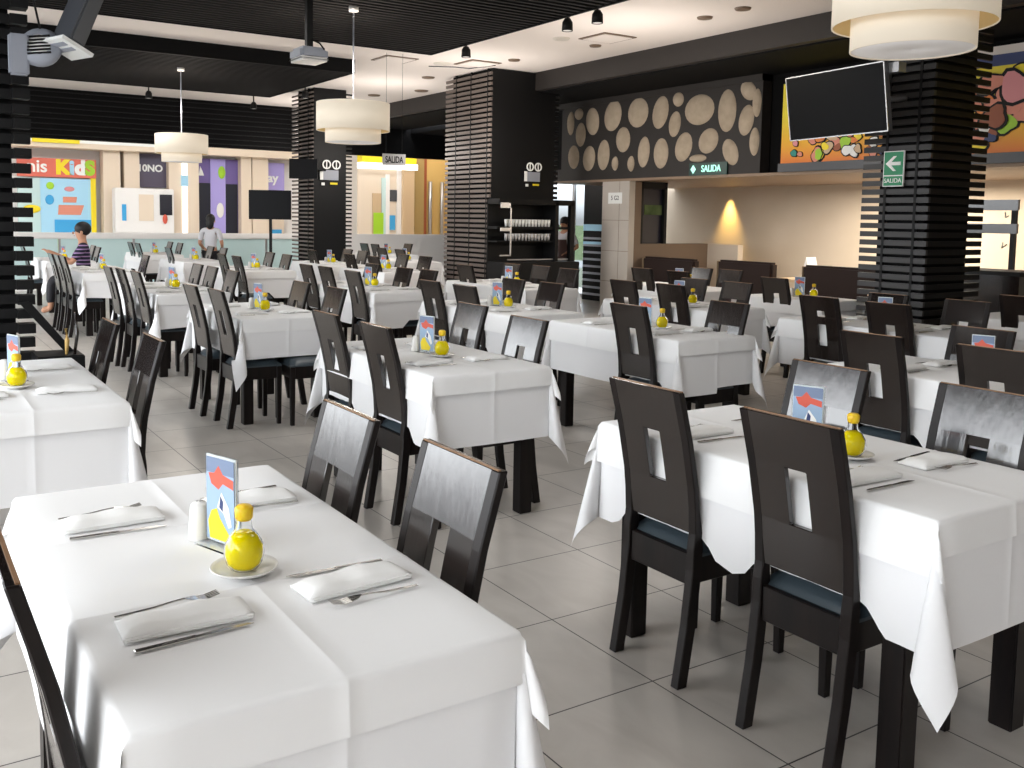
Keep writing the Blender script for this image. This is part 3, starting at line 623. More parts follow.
# ---------------------------------------------------------------- dining chair
W2 = .17
def backy(z):      # rear leg and back panel side profile
    P = [(0, -.160), (.2, -.128), (.38, -.110), (.5, -.108), (.65, -.126), (.8, -.158), (.965, -.205)]
    for (a, ya), (b, yb) in zip(P, P[1:]):
        if z <= b:
            t = (z-a)/(b-a); return ya+(yb-ya)*t
    return P[-1][1]
def sheet(xs, zs, skip, th, off=0):
    g = MB(); nx, nz = len(xs), len(zs)
    idx = lambda i, j, s: (j*nx+i)*2+s
    vs = []
    for z in zs:
        for x in xs:
            y = backy(z)+off; vs.append((x, y+th/2, z)); vs.append((x, y-th/2, z))
    fs = []; cell = lambda i, j: 0 <= i < nx-1 and 0 <= j < nz-1 and not skip(i, j)
    for j in range(nz-1):
        for i in range(nx-1):
            if not cell(i, j): continue
            fs.append((idx(i, j, 0), idx(i+1, j, 0), idx(i+1, j+1, 0), idx(i, j+1, 0)))
            fs.append((idx(i, j, 1), idx(i, j+1, 1), idx(i+1, j+1, 1), idx(i+1, j, 1)))
            if not cell(i-1, j): fs.append((idx(i, j, 0), idx(i, j+1, 0), idx(i, j+1, 1), idx(i, j, 1)))
            if not cell(i+1, j): fs.append((idx(i+1, j, 0), idx(i+1, j, 1), idx(i+1, j+1, 1), idx(i+1, j+1, 0)))
            if not cell(i, j-1): fs.append((idx(i, j, 0), idx(i, j, 1), idx(i+1, j, 1), idx(i+1, j, 0)))
            if not cell(i, j+1): fs.append((idx(i, j+1, 0), idx(i+1, j+1, 0), idx(i+1, j+1, 1), idx(i, j+1, 1)))
    return g.add(vs, fs)
def make_chair(two=False):
    c = empty('dining_chair')
    z0, z1 = .497, .965
    zs = sorted(set([z0, z1, .60, .645, .70, .76, .815, .86, .91] + ([.835, .885] if two else [])))
    xs = [-W2+.004, -.038, .038, W2-.004]
    def skip(i, j):
        if i != 1: return False
        z = (zs[j]+zs[j+1])/2
        return .645 < z < .815 or (two and .835 < z < .885)
    if two:
        def skip(i, j):
            z = (zs[j]+zs[j+1])/2
            return i == 1 and (.60 < z < .76 or .815 < z < .86)
    sheet(xs, zs, skip, .021, .0).build('backrest', wood, c, .002, seg=1)
    for s in (-1, 1):
        g = MB(); zz = [0, .1, .2, .3, .38, .45, .5, .58, .65, .72, .8, .88, .965]
        vs = []; fs = []
        for z in zz:
            d = .021 if z < .45 else max(.0115, .021-.0095*(z-.45)/.1); y = backy(z)
            xa, xb = (s*(W2-.034), s*W2)
            vs += [(xa, y-d, z), (xb, y-d, z), (xb, y+d, z), (xa, y+d, z)]
        for k in range(len(zz)-1):
            for i in range(4): fs.append((k*4+i, k*4+(i+1) % 4, k*4+4+(i+1) % 4, k*4+4+i))
        fs += [(3, 2, 1, 0), tuple(len(vs)-4+i for i in range(4))]
        g.add(vs, fs).build('leg', wood if 0 else woodm, c, .003, seg=1)
        g = MB(); a = .019; b = .014; x = s*(W2-.022); y = .20
        vs = [(x-b, y-b, 0), (x+b, y-b, 0), (x+b, y+b, 0), (x-b, y+b, 0), (x-a, y-a, .42), (x+a, y-a, .42), (x+a, y+a, .42), (x-a, y+a, .42)]
        g.add(vs, [(3, 2, 1, 0), (4, 5, 6, 7), (0, 1, 5, 4), (1, 2, 6, 5), (2, 3, 7, 6), (3, 0, 4, 7)]).build('leg', woodm, c, .003, seg=1)
    g = MB(); g.box(-W2+.034, W2-.034, -.122, -.098, .325, .43).box(-W2+.04, W2-.04, .188, .212, .34, .42).box(-W2+.008, -W2+.03, -.09, .182, .335, .425).box(W2-.03, W2-.008, -.09, .182, .335, .425)
    g.build('seat_frame', woodm, c, .003, seg=1)
    # domed cushion
    g = MB(); n_ = 10; vs = []; fs = []
    for j in range(n_+1):
        for i in range(n_+1):
            u, v = -1+2*i/n_, -1+2*j/n_; h = (1-u**6)*(1-v**6)
            vs.append((u*(W2-.004), .06+v*.158, .430+.044*max(0, h)**.5*(1+.15*(1-u*u)*(1-v*v))))
    for j in range(n_):
        for i in range(n_): k = j*(n_+1)+i; fs.append((k, k+1, k+n_+2, k+n_+1))
    g.add(vs, fs, True); g.box(-W2+.004, W2-.004, -.098, .218, .422, .431)
    g.build('seat', leather, c)
    # worn lighter edge on top of the backrest
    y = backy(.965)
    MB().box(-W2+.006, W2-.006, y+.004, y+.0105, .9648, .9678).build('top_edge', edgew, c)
    return c
base = make_chair(); base2 = make_chair(True)
used = {'n': False, 'two': False}
def chair(x, ytop, side, label, group, two=False, dx=0, rz=0):
    # side 'd': back towards the camera, 'r': facing the camera; ytop = position of the backrest top
    y = ytop+.205 if side == 'd' else ytop-.205
    r = (0 if side == 'd' else math.pi)+rz
    key = 'two' if two else 'n'; b_ = base2 if two else base
    if not used[key]:
        used[key] = True; b_.location = (x, y, 0); b_.rotation_euler = (0, 0, r); tag(b_, label, 'chair', group); return b_
    return dup(b_, (x, y, 0), r, label, 'chair', group)

# ---------------------------------------------------------------- tables and cloths
TOPZ = .757
def make_table(L_, Wd):
    t_ = empty('dining_table')
    a, b = L_/2, Wd/2
    MB().box(-a, a, -b, b, TOPZ-.03, TOPZ).build('tabletop', woodm, t_, .004)
    MB().box(-a+.1, a-.1, -b+.05, -b+.07, TOPZ-.12, TOPZ-.03).box(-a+.1, a-.1, b-.07, b-.05, TOPZ-.12, TOPZ-.03).box(-a+.09, -a+.11, -b+.07, b-.07, TOPZ-.12, TOPZ-.03).box(a-.11, a-.09, -b+.07, b-.07, TOPZ-.12, TOPZ-.03).build('apron', woodm, t_)
    for sx in (-1, 1):
        for sy in (-1, 1):
            x, y = sx*(a-.11), sy*(b-.055)
            MB().box(x-.036, x+.036, y-.036, y+.036, 0, TOPZ-.03).build('leg', woodm, t_, .004)
    return t_
def cloth_mesh(L_, Wd, over, z0, seed, seats=(), creases=(), amp=.012, hres=10, flare=.34, slope=.05, overy=None, toplift=1):
    rr = random.Random(seed); overx = over; overy = overy or over
    a, b = L_/2, Wd/2; R_ = .012
    def line(h, over):
        pts = set(); n_ = max(6, int(2*h/.07))
        for i in range(n_+1): pts.add(round(-h+2*h*i/n_, 4))
        arc = R_*math.pi/2
        ds = [arc*.33, arc*.66, arc]+[arc+(over-arc)*(i/hres) for i in range(1, hres+1)]
        for d in ds: pts.add(round(h+d, 4)); pts.add(round(-h-d, 4))
        return pts
    xs = line(a, overx); ys = line(b, overy); over = max(overx, overy)
    for ax_, p_ in creases:
        (xs if ax_ == 'x' else ys).update([round(p_-.007, 4), round(p_-.002, 4), round(p_+.002, 4), round(p_+.007, 4)])
    # finer samples where seats push
    for (sx, sy_) in seats:
        for q_ in (-.23, -.2, -.17, .17, .2, .23): xs.add(round(sx+q_, 4))
    xs = sorted(xs); ys = sorted(ys)
    def hang(d):
        arc = R_*math.pi/2
        if d <= arc: t = d/R_; return R_*math.sin(t), -R_*(1-math.cos(t))
        return R_, -R_-(d-arc)
    ph = [rr.uniform(0, 6.28) for _ in range(8)]
    def wave(s, k): return math.sin(s*5.3+ph[k])*.6+math.sin(s*11.7+ph[k+1])*.35+math.sin(s*2.1+ph[k+2])*.5
    vs = []
    for y in ys:
        for x in xs:
            du = max(0, abs(x)-a); dv = max(0, abs(y)-b); sx = 1 if x > 0 else -1; sy = 1 if y > 0 else -1
            cx_ = max(-a, min(a, x)); cy_ = max(-b, min(b, y)); lift = 0
            for ax_, p_ in creases:
                q_ = x if ax_ == 'x' else y
                dd = abs(q_-p_)
                if dd < .0075: lift = max(lift, .0022*(1-dd/.0075))
            if du == 0 and dv == 0:
                vs.append([cx_, cy_, z0+lift*toplift]); continue
            if du > 0 and dv > 0:
                rad = math.hypot(du, dv); th = math.atan2(dv, du)
                o_, dz = hang(rad); s2 = math.sin(2*th)
                k_ = flare*s2**1.5; o2 = (rad*k_ if rad > .02 else 0)
                dzz = dz*math.sqrt(max(.1, 1-(k_*.9)**2))
                # secondary fold
                side = math.sin(4*th)*rad*.16
                dx = math.cos(th)*o_+o2*.707-side*.707+(wave(y, 0)*amp*rad/over*.5+slope*rad)*math.cos(th)
                dy = math.sin(th)*o_+o2*.707+side*.707+(wave(x, 3)*amp*rad/over*.5+slope*rad)*math.sin(th)
                X_, Y_, Z_ = cx_+sx*dx, cy_+sy*dy, z0+dzz
            else:
                d = du+dv; o_, dz = hang(d)
                s = y if du > 0 else x; w_ = wave(s+(7 if sx > 0 else 0), 0 if du > 0 else 3)
                f = min(1, d/over); o_ += w_*amp*f**2.0+slope*d+lift*(1 if d < .35 else 0)
                X_, Y_, Z_ = (cx_+sx*o_, cy_, z0+dz) if du > 0 else (cx_, cy_+sy*o_, z0+dz)
            if Z_ < .482 and seats:
                for (px_, ps) in seats:
                    if ps*Y_ > 0:
                        w1 = 1-min(1, max(0, (abs(X_-px_)-.185)/.06))
                        if w1 > 0:
                            zc = .482+.004*abs(math.sin(X_*60)); ex = zc-Z_
                            Z_ = Z_+(zc-Z_)*w1
            vs.append([X_, Y_, max(.03, Z_)])
    nx = len(xs); fs = []
    for j in range(len(ys)-1):
        for i in range(nx-1): k = j*nx+i; fs.append((k, k+1, k+nx+1, k+nx))
    return MB().add(vs, fs, True)
menutop = mat('menu_top_print', (.16, .21, .32), .5)
# condiment set ------------------------------------------------------
def make_menu():
    m_ = empty('menu_holder'); h = .20; w_ = .0525
    MB().box(-.035, .035, -w_, w_, 0, .004).box(-.0035, -.0025, -w_, w_, .004, h).box(.0025, .0035, -w_, w_, .004, h).build('holder', acry, m_)
    c_ = MB().box(-.002, .002, -w_+.002, w_-.002, .006, h-.002).build('card', signw, m_)
    for s in (1, -1):
        F = lambda a, b, t, s=s: (s*(.0045+t), a*s, b)
        def pr(pts, m2, t, nm): MB().prism(pts, F, t).build(nm, m2, m_)
        pr([(-.048, .01), (.048, .01), (.048, .194), (-.048, .194)], bluegrey, .0003, 'print_ground')
        pr([(-.048, .16), (.048, .16), (.048, .194), (-.048, .194)], menutop, .0006, 'print_top')
        pr([(-.03, .135), (-.005, .125), (.01, .14), (.046, .132), (.046, .152), (.01, .16), (-.005, .178), (-.02, .16), (-.04, .158)], red, .001, 'print_red')
        pr([(-.036, .012), (.02, .012), (.03, .03), (.0, .06), (-.012, .082), (-.03, .075), (-.042, .05)], yellow, .001, 'print_yellow')
        pr([(-.01, .085), (.012, .075), (.03, .045), (.04, .05), (.03, .09), (.005, .12)], signw, .0012, 'print_white')
        pr([(-.002, .086), (.01, .078), (.012, .1), (.002, .112)], dbl, .0015, 'print_swirl')
    return m_
def make_bottle():
    b_ = empty('oil_bottle')
    prof = [(.014, .0), (.028, .004), (.037, .018), (.041, .036), (.039, .054), (.029, .072), (.017, .086), (.0145, .105), (.017, .112)]
    MB().lathe(prof, n=28, cap0=True).build('glass_flask', glassm, b_)
    MB().lathe([(.012, .003), (.027, .006), (.0364, .018), (.0403, .036), (.0384, .053), (.0283, .071), (.0215, .078), (.0005, .078)], n=28, cap0=True).build('oil', oil, b_)
    g = MB().lathe([(.0145, .104), (.018, .11), (.019, .128), (.014, .134), (.001, .136)], n=18, cap0=True); g.build('stopper', yel, b_)
    return b_
def make_saucer():
    s_ = MB().lathe([(.035, 0), (.04, .003), (.062, .010), (.068, .015), (.067, .017), (.060, .012), (.038, .006), (.001, .006)], n=36, cap0=True).build('saucer', ceram); return s_
def make_shaker():
    s_ = empty('salt_shaker'); MB().lathe([(.0235, 0), (.025, .004), (.022, .05), (.0195, .076), (.014, .084), (.001, .086)], n=24, cap0=True).build('body', ceram, s_)
    g = MB()
    for i in range(5): a = i*1.257; g.cyl((.006*math.cos(a), .006*math.sin(a), .0855), (.006*math.cos(a), .006*math.sin(a), .0865), .001, n=6)
    g.build('holes', black, s_); return s_
def make_fork():
    f_ = empty('fork')
    P = [(0, .0035, .002), (.03, .0042, .0022), (.07, .003, .004), (.105, .0022, .008), (.125, .003, .009), (.135, .009, .007), (.148, .0115, .005)]
    vs = []; fs = []
    for x, w_, z in P: vs += [(x, -w_, z), (x, w_, z), (x, w_, z+.0018), (x, -w_, z+.0018)]
    for k in range(len(P)-1):
        for i in range(4): fs.append((k*4+i, k*4+(i+1) % 4, k*4+4+(i+1) % 4, k*4+4+i))
    fs += [(3, 2, 1, 0), tuple(len(vs)-4+i for i in range(4))]
    MB().add(vs, fs).build('handle', steel, f_)
    g = MB()
    for k in range(4):
        y = -.0098+k*.0065
        for (xa, za, xb, zb) in ((.147, .005, .165, .004), (.165, .004, .188, .009)):
            g.add([(xa, y-.0014, za), (xa, y+.0014, za), (xb, y+.0012, zb), (xb, y-.0012, zb), (xa, y-.0014, za+.0018), (xa, y+.0014, za+.0018), (xb, y+.0012, zb+.0015), (xb, y-.0012, zb+.0015)], [(0, 1, 2, 3), (7, 6, 5, 4), (0, 4, 5, 1), (1, 5, 6, 2), (2, 6, 7, 3), (3, 7, 4, 0)])
    g.build('tines', steel, f_); return f_
def make_knife():
    k_ = empty('knife')
    MB().box(0, .105, -.0048, .0048, .0, .005).build('handle', steel, k_, .0012, seg=1)
    vs = [(.105, -.004, .0015), (.105, .005, .0015), (.16, .0085, .0015), (.19, .008, .0015), (.207, -.002, .0015), (.18, -.004, .0015)]
    MB().add(vs+[(x, y, z+.0016) for x, y, z in vs], [(5, 4, 3, 2, 1, 0), (6, 7, 8, 9, 10, 11)]+[(i, (i+1) % 6, (i+1) % 6+6, i+6) for i in range(6)]).build('blade', steel, k_); return k_
def make_napkin():
    g = MB(); nx_, ny_ = 14, 8; vs = []; fs = []
    for lay, (zz, sc) in enumerate(((.0005, 1.0), (.0125, .985))):
        pass
    L2, W2_ = .112, .047
    def top(u, v): return .021+.003*math.sin(u*3+1)*v+.002*math.sin(u*7)-.004*max(0, v)**2
    for j in range(ny_+1):
        for i in range(nx_+1):
            u, v = -1+2*i/nx_, -1+2*j/ny_; ed = max(abs(u)**8, abs(v)**8)
            vs.append((u*L2, v*W2_, max(.001, top(u, v)*(1-.55*ed))))
    k0 = len(vs)
    for j in range(ny_+1):
        for i in range(nx_+1): u, v = -1+2*i/nx_, -1+2*j/ny_; vs.append((u*L2*.985, v*W2_*.98, .0003))
    for j in range(ny_):
        for i in range(nx_):
            k = j*(nx_+1)+i; fs.append((k, k+1, k+nx_+2, k+nx_+1)); fs.append((k0+k, k0+k+nx_+1, k0+k+nx_+2, k0+k+1))
    for i in range(nx_): fs.append((i, k0+i, k0+i+1, i+1)); e_ = ny_*(nx_+1)+i; fs.append((e_, e_+1, k0+e_+1, k0+e_))
    for j in range(ny_): e_ = j*(nx_+1); fs.append((e_, e_+nx_+1, k0+e_+nx_+1, k0+e_)); e_ += nx_; fs.append((e_, k0+e_, k0+e_+nx_+1, e_+nx_+1))
    g.add(vs, fs, True)
    o = g.build('folded_napkin', napk)
    MB().box(-.108, .108, -.049, -.040, .0035, .0052).box(-.109, .109, -.0485, -.041, .009, .0105).build('fold_edge', napk, o)
    return o
PROTO = dict(menu=make_menu, bottle=make_bottle, saucer=make_saucer, shaker=make_shaker, fork=make_fork, knife=make_knife, napkin=make_napkin)
FIRST = {}
def place(kind, loc, rz, label, cat, group=None):
    if kind not in FIRST:
        o = PROTO[kind](); FIRST[kind] = o; o.location = loc; o.rotation_euler = (0, 0, rz); return tag(o, label, cat, group)
    return dup(FIRST[kind], loc, rz, label, cat, group)
ORD = {1: [''], 2: ['farther', 'nearer'], 3: ['farthest', 'middle', 'nearest']}
CN = [0]
TZ = .7675
def dining(x0, x1, yc, ph, d=(), r=(), detail=2, wd=.64, seed=1, cond=True, dl='dark chair', rl='glossy chair', mrot=0.0):
    L_ = x1-x0; cx_ = (x0+x1)/2
    t_ = make_table(L_, wd); t_.location = (cx_, yc, 0); tag(t_, 'dark wooden table with square legs under white cloths, '+ph, 'table')
    near = []
    for (x, y, *o_) in d:
        near.append((x-cx_, -1))
    for (x, y, *o_) in r: near.append((x-cx_, 1))
    hr = 10 if detail >= 2 else 6
    c1 = cloth_mesh(L_+.004, wd+.004, .355, .7605, seed, near, (('y', 0),) if detail >= 2 else (), .006, hr, .20, .02, None, 0).build('tablecloth', cloth, None, 0, (cx_, yc, 0))
    tag(c1, 'long white under cloth hanging from '+ph, 'tablecloth')
    c2 = cloth_mesh(L_+.014, wd+.014, .10, .7650, seed+50, (), (('y', 0.0), ('x', L_*.17), ('x', -L_*.17)) if detail >= 2 else (), .002, max(4, hr//2), .26, .09, .15).build('table_topper', cloth2, None, 0, (cx_, yc, 0))
    tag(c2, 'short white top cloth spread over '+ph, 'tablecloth')
    for side, lst in (('d', sorted(d)), ('r', sorted(r))):
        for i, (x, y, *o_) in enumerate(lst):
            w_ = ORD[len(lst)][i]; op = o_[0] if o_ else {}
            lab = (dl+' backing the camera, ' if side == 'd' else rl+' facing us, ')+((w_+' one at ') if w_ else 'only one shown at ')+ph
            chair(x, y, side, op.get('label', lab), 'chairs of the dining room', two=op.get('two', False), rz=op.get('rz', 0))
    # place settings
    if detail >= 1:
        xs_ = [cx_-L_*.25, cx_+L_*.25] if L_ < 1.4 else [cx_-L_*.33, cx_, cx_+L_*.33]
        for side, sg in (('near', -1), ('far', 1)):
            for i, x in enumerate(xs_):
                w_ = ORD[len(xs_)][i]; yy = yc+sg*(wd*.5-.155); j_ = random.Random(seed*13+i+sg)
                base_r = math.pi/2*(-sg)   # direction from the sitter towards the table centre is along -sg*y
                nr = math.pi/2+j_.uniform(-.08, .08); pl = '%s %s place, %s' % (w_, 'camera-side' if sg < 0 else 'far-side', ph)
                place('napkin', (x+j_.uniform(-.01, .01), yy, TZ), nr, 'folded white napkin at the '+pl, 'napkin')
                # fork to the sitter's left, knife to the right
                left = -1 if sg < 0 else 1
                fx = x+left*.070; kx = x-left*.088
                a0 = (math.pi/2 if sg < 0 else -math.pi/2)+j_.uniform(-.09, .09); a1 = (math.pi/2 if sg < 0 else -math.pi/2)+j_.uniform(-.09, .09)
                ys_ = yc+sg*(wd*.5-.05)
                place('fork', (fx, ys_, TZ), a0, 'steel fork at the '+pl, 'fork'); place('knife', (kx, ys_, TZ), a1, 'steel knife at the '+pl, 'knife')
    if cond:
        place('menu', (cx_-.03, yc+.01, TZ+.0005), math.radians(-70)+mrot, 'upright colourful menu card in clear holder on '+ph, 'menu')
        place('saucer', (cx_+.15, yc, TZ), 0, 'small white saucer under the oil bottle on '+ph, 'saucer')
        place('bottle', (cx_+.15, yc, TZ+.0065), 0, 'round glass bottle of yellow oil on '+ph, 'bottle')
        place('shaker', (cx_-.10, yc-.02, TZ+.0005), 0, 'white ceramic salt shaker on '+ph, 'shaker')

dining(.67, 1.95, -1.47, 'the large front left table', [(1.68, -1.93)], [(.94, -1.0), (1.51, -.985)], 2, .64, 1)
dining(-1.78, -.5, -1.62, 'the table cut by the left edge', [], [(-1.56, -1.14), (-.86, -1.10)], 2, .64, 2)
dining(.68, 1.96, .46, 'the front right table', [(1.02, 0.0), (1.6, 0.0)], [(1.02, .93), (1.62, .95)], 2, .66, 3)
dining(-1.76, -.48, .385, 'the centre table in second row', [(-1.52, -.04), (-.88, -.05)], [(-1.66, 1.0), (-.84, .85)], 2, .64, 4)
dining(-4.4, -3.14, .36, 'the table behind the centre table', [(-3.81, -.15), (-3.30, -.11)], [(-3.88, .76), (-3.19, .76)], 2, .64, 5)
dining(-7.05, -5.42, .33, 'the third table down the left row', [(-6.5, -.22), (-6.12, -.18), (-5.61, -.15)], [(-6.76, .74), (-6.24, .74), (-5.52, .72)], 1, .64, 6)
dining(-10.25, -8.78, .28, 'the table where the man sits', [(-9.78, -.28), (-9.35, -.27), (-8.96, -.26)], [(-9.1, .74)], 1, .64, 7)
dining(-13.3, -11.8, .28, 'the table between the man and rail', [(-12.4, -.3)], [(-12.86, .78), (-12.1, .72)], 0, .64, 8)
dining(-3.95, -2.58, 2.24, 'the table before the centre aisle pillar', [(-3.66, 1.8), (-3.09, 1.8)], [(-3.62, 2.64), (-3.08, 2.66)], 1, .64, 9)
dining(-6.6, -4.93, 2.24, 'the long table under the middle pendant', [(-6.42, 1.8), (-5.94, 1.82), (-5.17, 1.78)], [(-6.4, 2.6), (-5.53, 2.55), (-5.09, 2.6)], 1, .64, 10)
dining(-2.22, -.93, 2.36, 'the centre right table by the aisle', [(-1.25, 1.9)], [(-1.12, 2.68)], 2, .64, 11)
dining(.12, 1.42, 2.44, 'the table behind the front right table', [(.45, 1.97), (1.04, 2.0)], [(.56, 2.76), (1.2, 2.78)], 2, .64, 12)
dining(-10.0, -8.62, 2.2, 'the table before the farthest pendant', [(-9.3, 1.75), (-8.6, 1.73)], [(-9.75, 2.6), (-8.98, 2.56)], 1, .64, 13)
dining(-12.6, -11.2, 2.1, 'the table in front of the rail', [(-11.9, 1.7), (-10.95, 1.6)][:1], [(-12.3, 2.5), (-11.6, 2.5)], 0, .64, 14)
dining(-15.2, -13.8, 2.1, 'the last table beside the rail', [(-14.6, 1.7), (-14.0, 1.7)], [(-14.9, 2.5), (-14.2, 2.5)], 0, .64, 15)
dining(-3.55, -2.25, 3.96, 'the table behind the centre right table', [(-3.14, 3.48), (-2.58, 3.52)], [(-3.11, 4.34), (-2.58, 4.34)], 1, .64, 16)
dining(-1.62, -.24, 4.12, 'the table in front of right pillar', [(-1.2, 3.68, {'two': True, 'label': 'dark dining chair with two cut-outs in its back, left of the pillar'}), (-.62, 3.66)], [(-1.16, 4.46), (-.53, 4.47)], 1, .64, 17)
dining(-6.3, -4.7, 3.85, 'the table by the dark bar wall', [(-6.9, 3.5)][:0]+[(-5.9, 3.5)], [(-5.98, 4.22), (-5.5, 4.3), (-4.88, 4.22)], 1, .64, 18)
dining(-9.3, -7.9, 3.82, 'the table left of the brown pillar', [(-8.95, 3.45), (-8.2, 3.46)], [(-8.77, 4.22), (-8.07, 4.2)], 1, .64, 19)
dining(-11.2, -9.8, 3.82, 'the table under the hanging exit sign', [(-10.4, 3.48)], [(-10.77, 4.26), (-10.03, 4.18)], 1, .64, 20)
dining(-3.4, -2.45, 5.62, 'the small table beside right pillar', [(-2.95, 5.24)], [], 0, .6, 21)
dining(-5.25, -3.85, 5.55, 'the table before the booths', [(-4.76, 5.15), (-4.13, 5.1)], [(-4.61, 5.95), (-4.18, 5.97)], 0, .64, 22)
dining(-11.7, -10.3, 5.4, 'the table below the low white wall', [(-11.28, 5.1), (-10.6, 5.1)], [], 0, .6, 23)
dining(-14.4, -13.0, 6.4, 'the last table at the low wall', [(-13.9, 6.0), (-13.4, 6.0)], [(-13.6, 6.85)], 0, .64, 24)
dining(-1.15, .1, 5.7, 'the table at the far right edge', [(-.6, 5.3)], [(-.6, 6.1)], 0, .64, 25)

# black service stand by the left pillar
p = empty('service_stand', (-2.62, -1.24, 0), 0, 'low black service stand with sloping board and wooden handles beside left pillar', 'stand')
MB().box(-.12, .16, -.12, .13, 0, .68).build('cabinet', black, p, .006)
MB().add([(-.06, .05, .68), (-.06, .10, .68), (-.06, -.13, .98), (-.06, -.19, .98), (-.02, .05, .68), (-.02, .10, .68), (-.02, -.13, .98), (-.02, -.19, .98)], [(0, 1, 2, 3), (7, 6, 5, 4), (0, 4, 5, 1), (1, 5, 6, 2), (2, 6, 7, 3), (3, 7, 4, 0)]).build('side_board', black, p)
MB().tube([(.10, .04, .68), (.10, .045, .76), (.10, .04, .83)], [.008, .013, .009], 8).build('wooden_handle', goldw, p)
MB().tube([(.12, .08, .68), (.10, .10, .80), (.10, .09, .92)], [.008, .011, .008], 8).build('dark_handle', wood, p)

# ---------------------------------------------------------------- people
def skinmesh(name, pts, edges, m, parent=None, root=0, sub=2):
    me = bpy.data.meshes.new(name); me.from_pydata([p[:3] for p in pts], edges, []); me.update()
    o = bpy.data.objects.new(name, me); COL.objects.link(o)
    o.modifiers.new('skin', 'SKIN'); lay = me.skin_vertices[0] if me.skin_vertices else None
    if lay is None:
        bpy.context.view_layer.objects.active = o
        bpy.ops.object.mode_set(mode='EDIT'); bpy.ops.object.mode_set(mode='OBJECT'); lay = me.skin_vertices[0]
    for i, p_ in enumerate(pts):
        rx = p_[3]; ry = p_[4] if len(p_) > 4 else rx
        lay.data[i].radius = (rx, ry); lay.data[i].use_root = (i == root)
    sb = o.modifiers.new('sub', 'SUBSURF'); sb.levels = sub; sb.render_levels = sub
    me.materials.append(m)
    for p_ in me.polygons: p_.use_smooth = True
    o.modifiers['skin'].use_smooth_shade = True
    if parent: o.parent = parent
    return o
def hand(parent_pts, edges, wrist_i, d, n_):
    # five short fingers grown from the wrist vertex: d = direction, n_ = sideways
    w_ = Vector(parent_pts[wrist_i][:3]); palm = w_+d*.05
    parent_pts.append((*palm, .022, .014)); pi = len(parent_pts)-1; edges.append((wrist_i, pi))
    for k, (s, l_) in enumerate(((-.028, .035), (-.012, .06), (.0, .065), (.012, .06), (.024, .045))):
        a = palm+n_*s+d*(.02 if k else -.01); b_ = a+d*l_*.6+n_*s*.3; c_ = b_+d*l_*.4+Vector((0, 0, -.01))
        i0 = len(parent_pts); parent_pts += [(*a, .008), (*b_, .0075), (*c_, .006)]
        edges += [(pi, i0), (i0, i0+1), (i0+1, i0+2)]
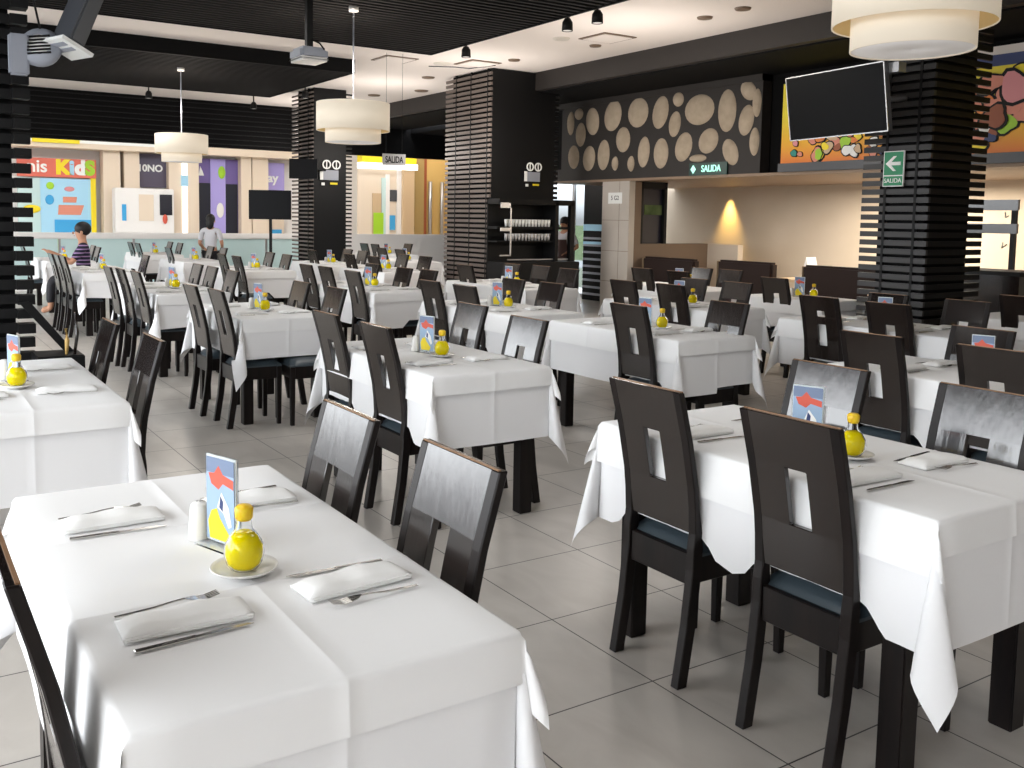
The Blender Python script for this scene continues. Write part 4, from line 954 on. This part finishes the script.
def person(loc, rz, label, sit, arms, shirt, trousers, hair_long=False, apron=None, sc=.92):
    root = empty('person', loc, rz, label, 'person'); root.scale = (sc, sc, sc)
    hp = .50 if sit else .93          # pelvis height; figure faces +y
    P = [(0, 0, hp, .125, .10), (0, .0, hp+.14, .115, .085), (0, .01, hp+.30, .14, .095), (0, .0, hp+.46, .10, .07), (0, .005, hp+.505, .06, .055), (0, .015, hp+.55, .055, .055), (0, .03, hp+.63, .078, .09), (0, .03, hp+.71, .07, .08)]
    E = [(i, i+1) for i in range(7)]
    for s in (-1, 1):
        sh, el, wr = arms[0 if s < 0 else 1]
        i0 = len(P); P += [(s*.17, 0, hp+.45, .052), (*el, .04), (*wr, .028)]; E += [(3, i0), (i0, i0+1), (i0+1, i0+2)]
        d = (Vector(wr)-Vector(el)).normalized(); hand(P, E, i0+2, d, Vector((1, 0, 0)) if abs(d.x) < .7 else Vector((0, 1, 0)))
        i0 = len(P)
        if sit: P += [(s*.09, .03, hp-.02, .085), (s*.11, .42, hp-.02, .06), (s*.11, .44, .08, .04), (s*.11, .56, .045, .036)]
        else: P += [(s*.09, 0, hp-.06, .088), (s*.10, .01, .48, .058), (s*.10, -.02, .09, .04), (s*.11, .10, .045, .036)]
        E += [(0, i0), (i0, i0+1), (i0+1, i0+2), (i0+2, i0+3)]
    body = skinmesh('body', P, E, skin, root)
    # shirt over torso and upper arms
    Q = [(p_[0], p_[1], p_[2], p_[3]+.014, p_[4]+.014) for p_ in P[:4]]+[(0, 0, hp+.5, .07, .06)]; F = [(0, 1), (1, 2), (2, 3), (3, 4)]
    for s in (-1, 1):
        sh, el, wr = arms[0 if s < 0 else 1]; e2 = Vector(el).lerp(Vector((s*.17, 0, hp+.45)), .15)
        i0 = len(Q); Q += [(s*.17, 0, hp+.45, .068), (*e2, .055)]; F += [(3, i0), (i0, i0+1)]
    skinmesh('shirt', Q, F, shirt, root)
    Q = [(0, 0, hp+.02, .14, .115)]; F = []
    for s in (-1, 1):
        i0 = len(Q)
        if sit: Q += [(s*.09, .03, hp-.02, .098), (s*.11, .42, hp-.02, .075), (s*.11, .44, .14, .055)]
        else: Q += [(s*.09, 0, hp-.06, .10), (s*.10, .01, .48, .072), (s*.10, -.02, .12, .058)]
        F += [(0, i0), (i0, i0+1), (i0+1, i0+2)]
    skinmesh('trousers', Q, F, trousers, root)
    # hair cap, face
    g = MB(); g.ball((0, -.0, hp+.70), .097, .115, .105)
    if hair_long: g.ball((0, -.06, hp+.61), .085, .06, .14)
    g.build('hair', hair, root)
    z = hp+.65
    g = MB(); g.ball((-.032, .115, z+.015), .011, .006, .006).ball((.032, .115, z+.015), .011, .006, .006); g.build('eyes', black, root)
    MB().ball((0, .128, z-.01), .012, .016, .02).build('nose', skin, root); MB().ball((0, .117, z-.05), .024, .006, .006).build('mouth', mat('lips_'+label[:12].replace(' ', '_'), (.35, .10, .08), .5), root)
    g = MB(); g.ball((-.085, .02, z-.005), .012, .02, .028).ball((.085, .02, z-.005), .012, .02, .028); g.build('ears', skin, root)
    if apron:
        g = MB(); vs = []
        for (w_, y, zz) in ((.11, .145, hp+.34), (.15, .15, hp+.05), (.19, .17, hp-.45)): vs += [(-w_, y-.04, zz), (0, y, zz), (w_, y-.04, zz)]
        fs = [(0, 1, 4, 3), (1, 2, 5, 4), (3, 4, 7, 6), (4, 5, 8, 7)]; g.add(vs+[(x, y-.008, zz) for x, y, zz in vs], fs+[tuple(i+9 for i in reversed(f)) for f in fs])
        g.build('apron', apron, root)
    return root
dk = mat('dark_trousers', (.01, .01, .014), .7)
# seated man at the far table, facing -y, hands on the table edge
person((-10.72, .27, .1), math.radians(170), 'person in a dark striped shirt seated at the far left table', True,
       [(0, (-.24, .16, .72), (-.16, .42, .86)), (0, (.24, .16, .72), (.12, .42, .86))], shirts, dk, sc=.97)
MB().box(-.2, .2, -.2, .2, 0, .54).build('stool_tmp', woodm, None, .01, (-10.72, .31, 0))
st_ = bpy.data.objects['stool_tmp']; st_.name = 'stool'; tag(st_, 'dark stool under the seated man in striped shirt', 'stool')
person((-15.0, 3.28, -.06), math.radians(60), 'person in a white top with shoulder strap near the railing, back turned', False,
       [(0, (-.24, .0, 1.1), (-.2, .18, 1.0)), (0, (.24, .0, 1.1), (.2, .18, 1.0))], shirtw, dk, True, sc=.9)
person((-10.35, 8.3, 0), math.radians(200), 'person in a white shirt and dark apron, hand on hip, beside bar shelf', False,
       [(0, (-.30, -.02, 1.12), (-.14, .10, 1.02)), (0, (.30, -.02, 1.12), (.17, .1, 1.02))], shirtw, dk, True, shirtb, sc=.9)
person((-10.2, 7.95, 0), math.radians(150), 'person in a pale shirt bending behind the bar shelf frame', False,
       [(0, (-.22, .12, 1.12), (-.16, .3, 1.02)), (0, (.22, .12, 1.12), (.16, .3, 1.02))], mat('pale_blue_shirt', (.45, .48, .58), .8), dk, False, None, sc=.84)
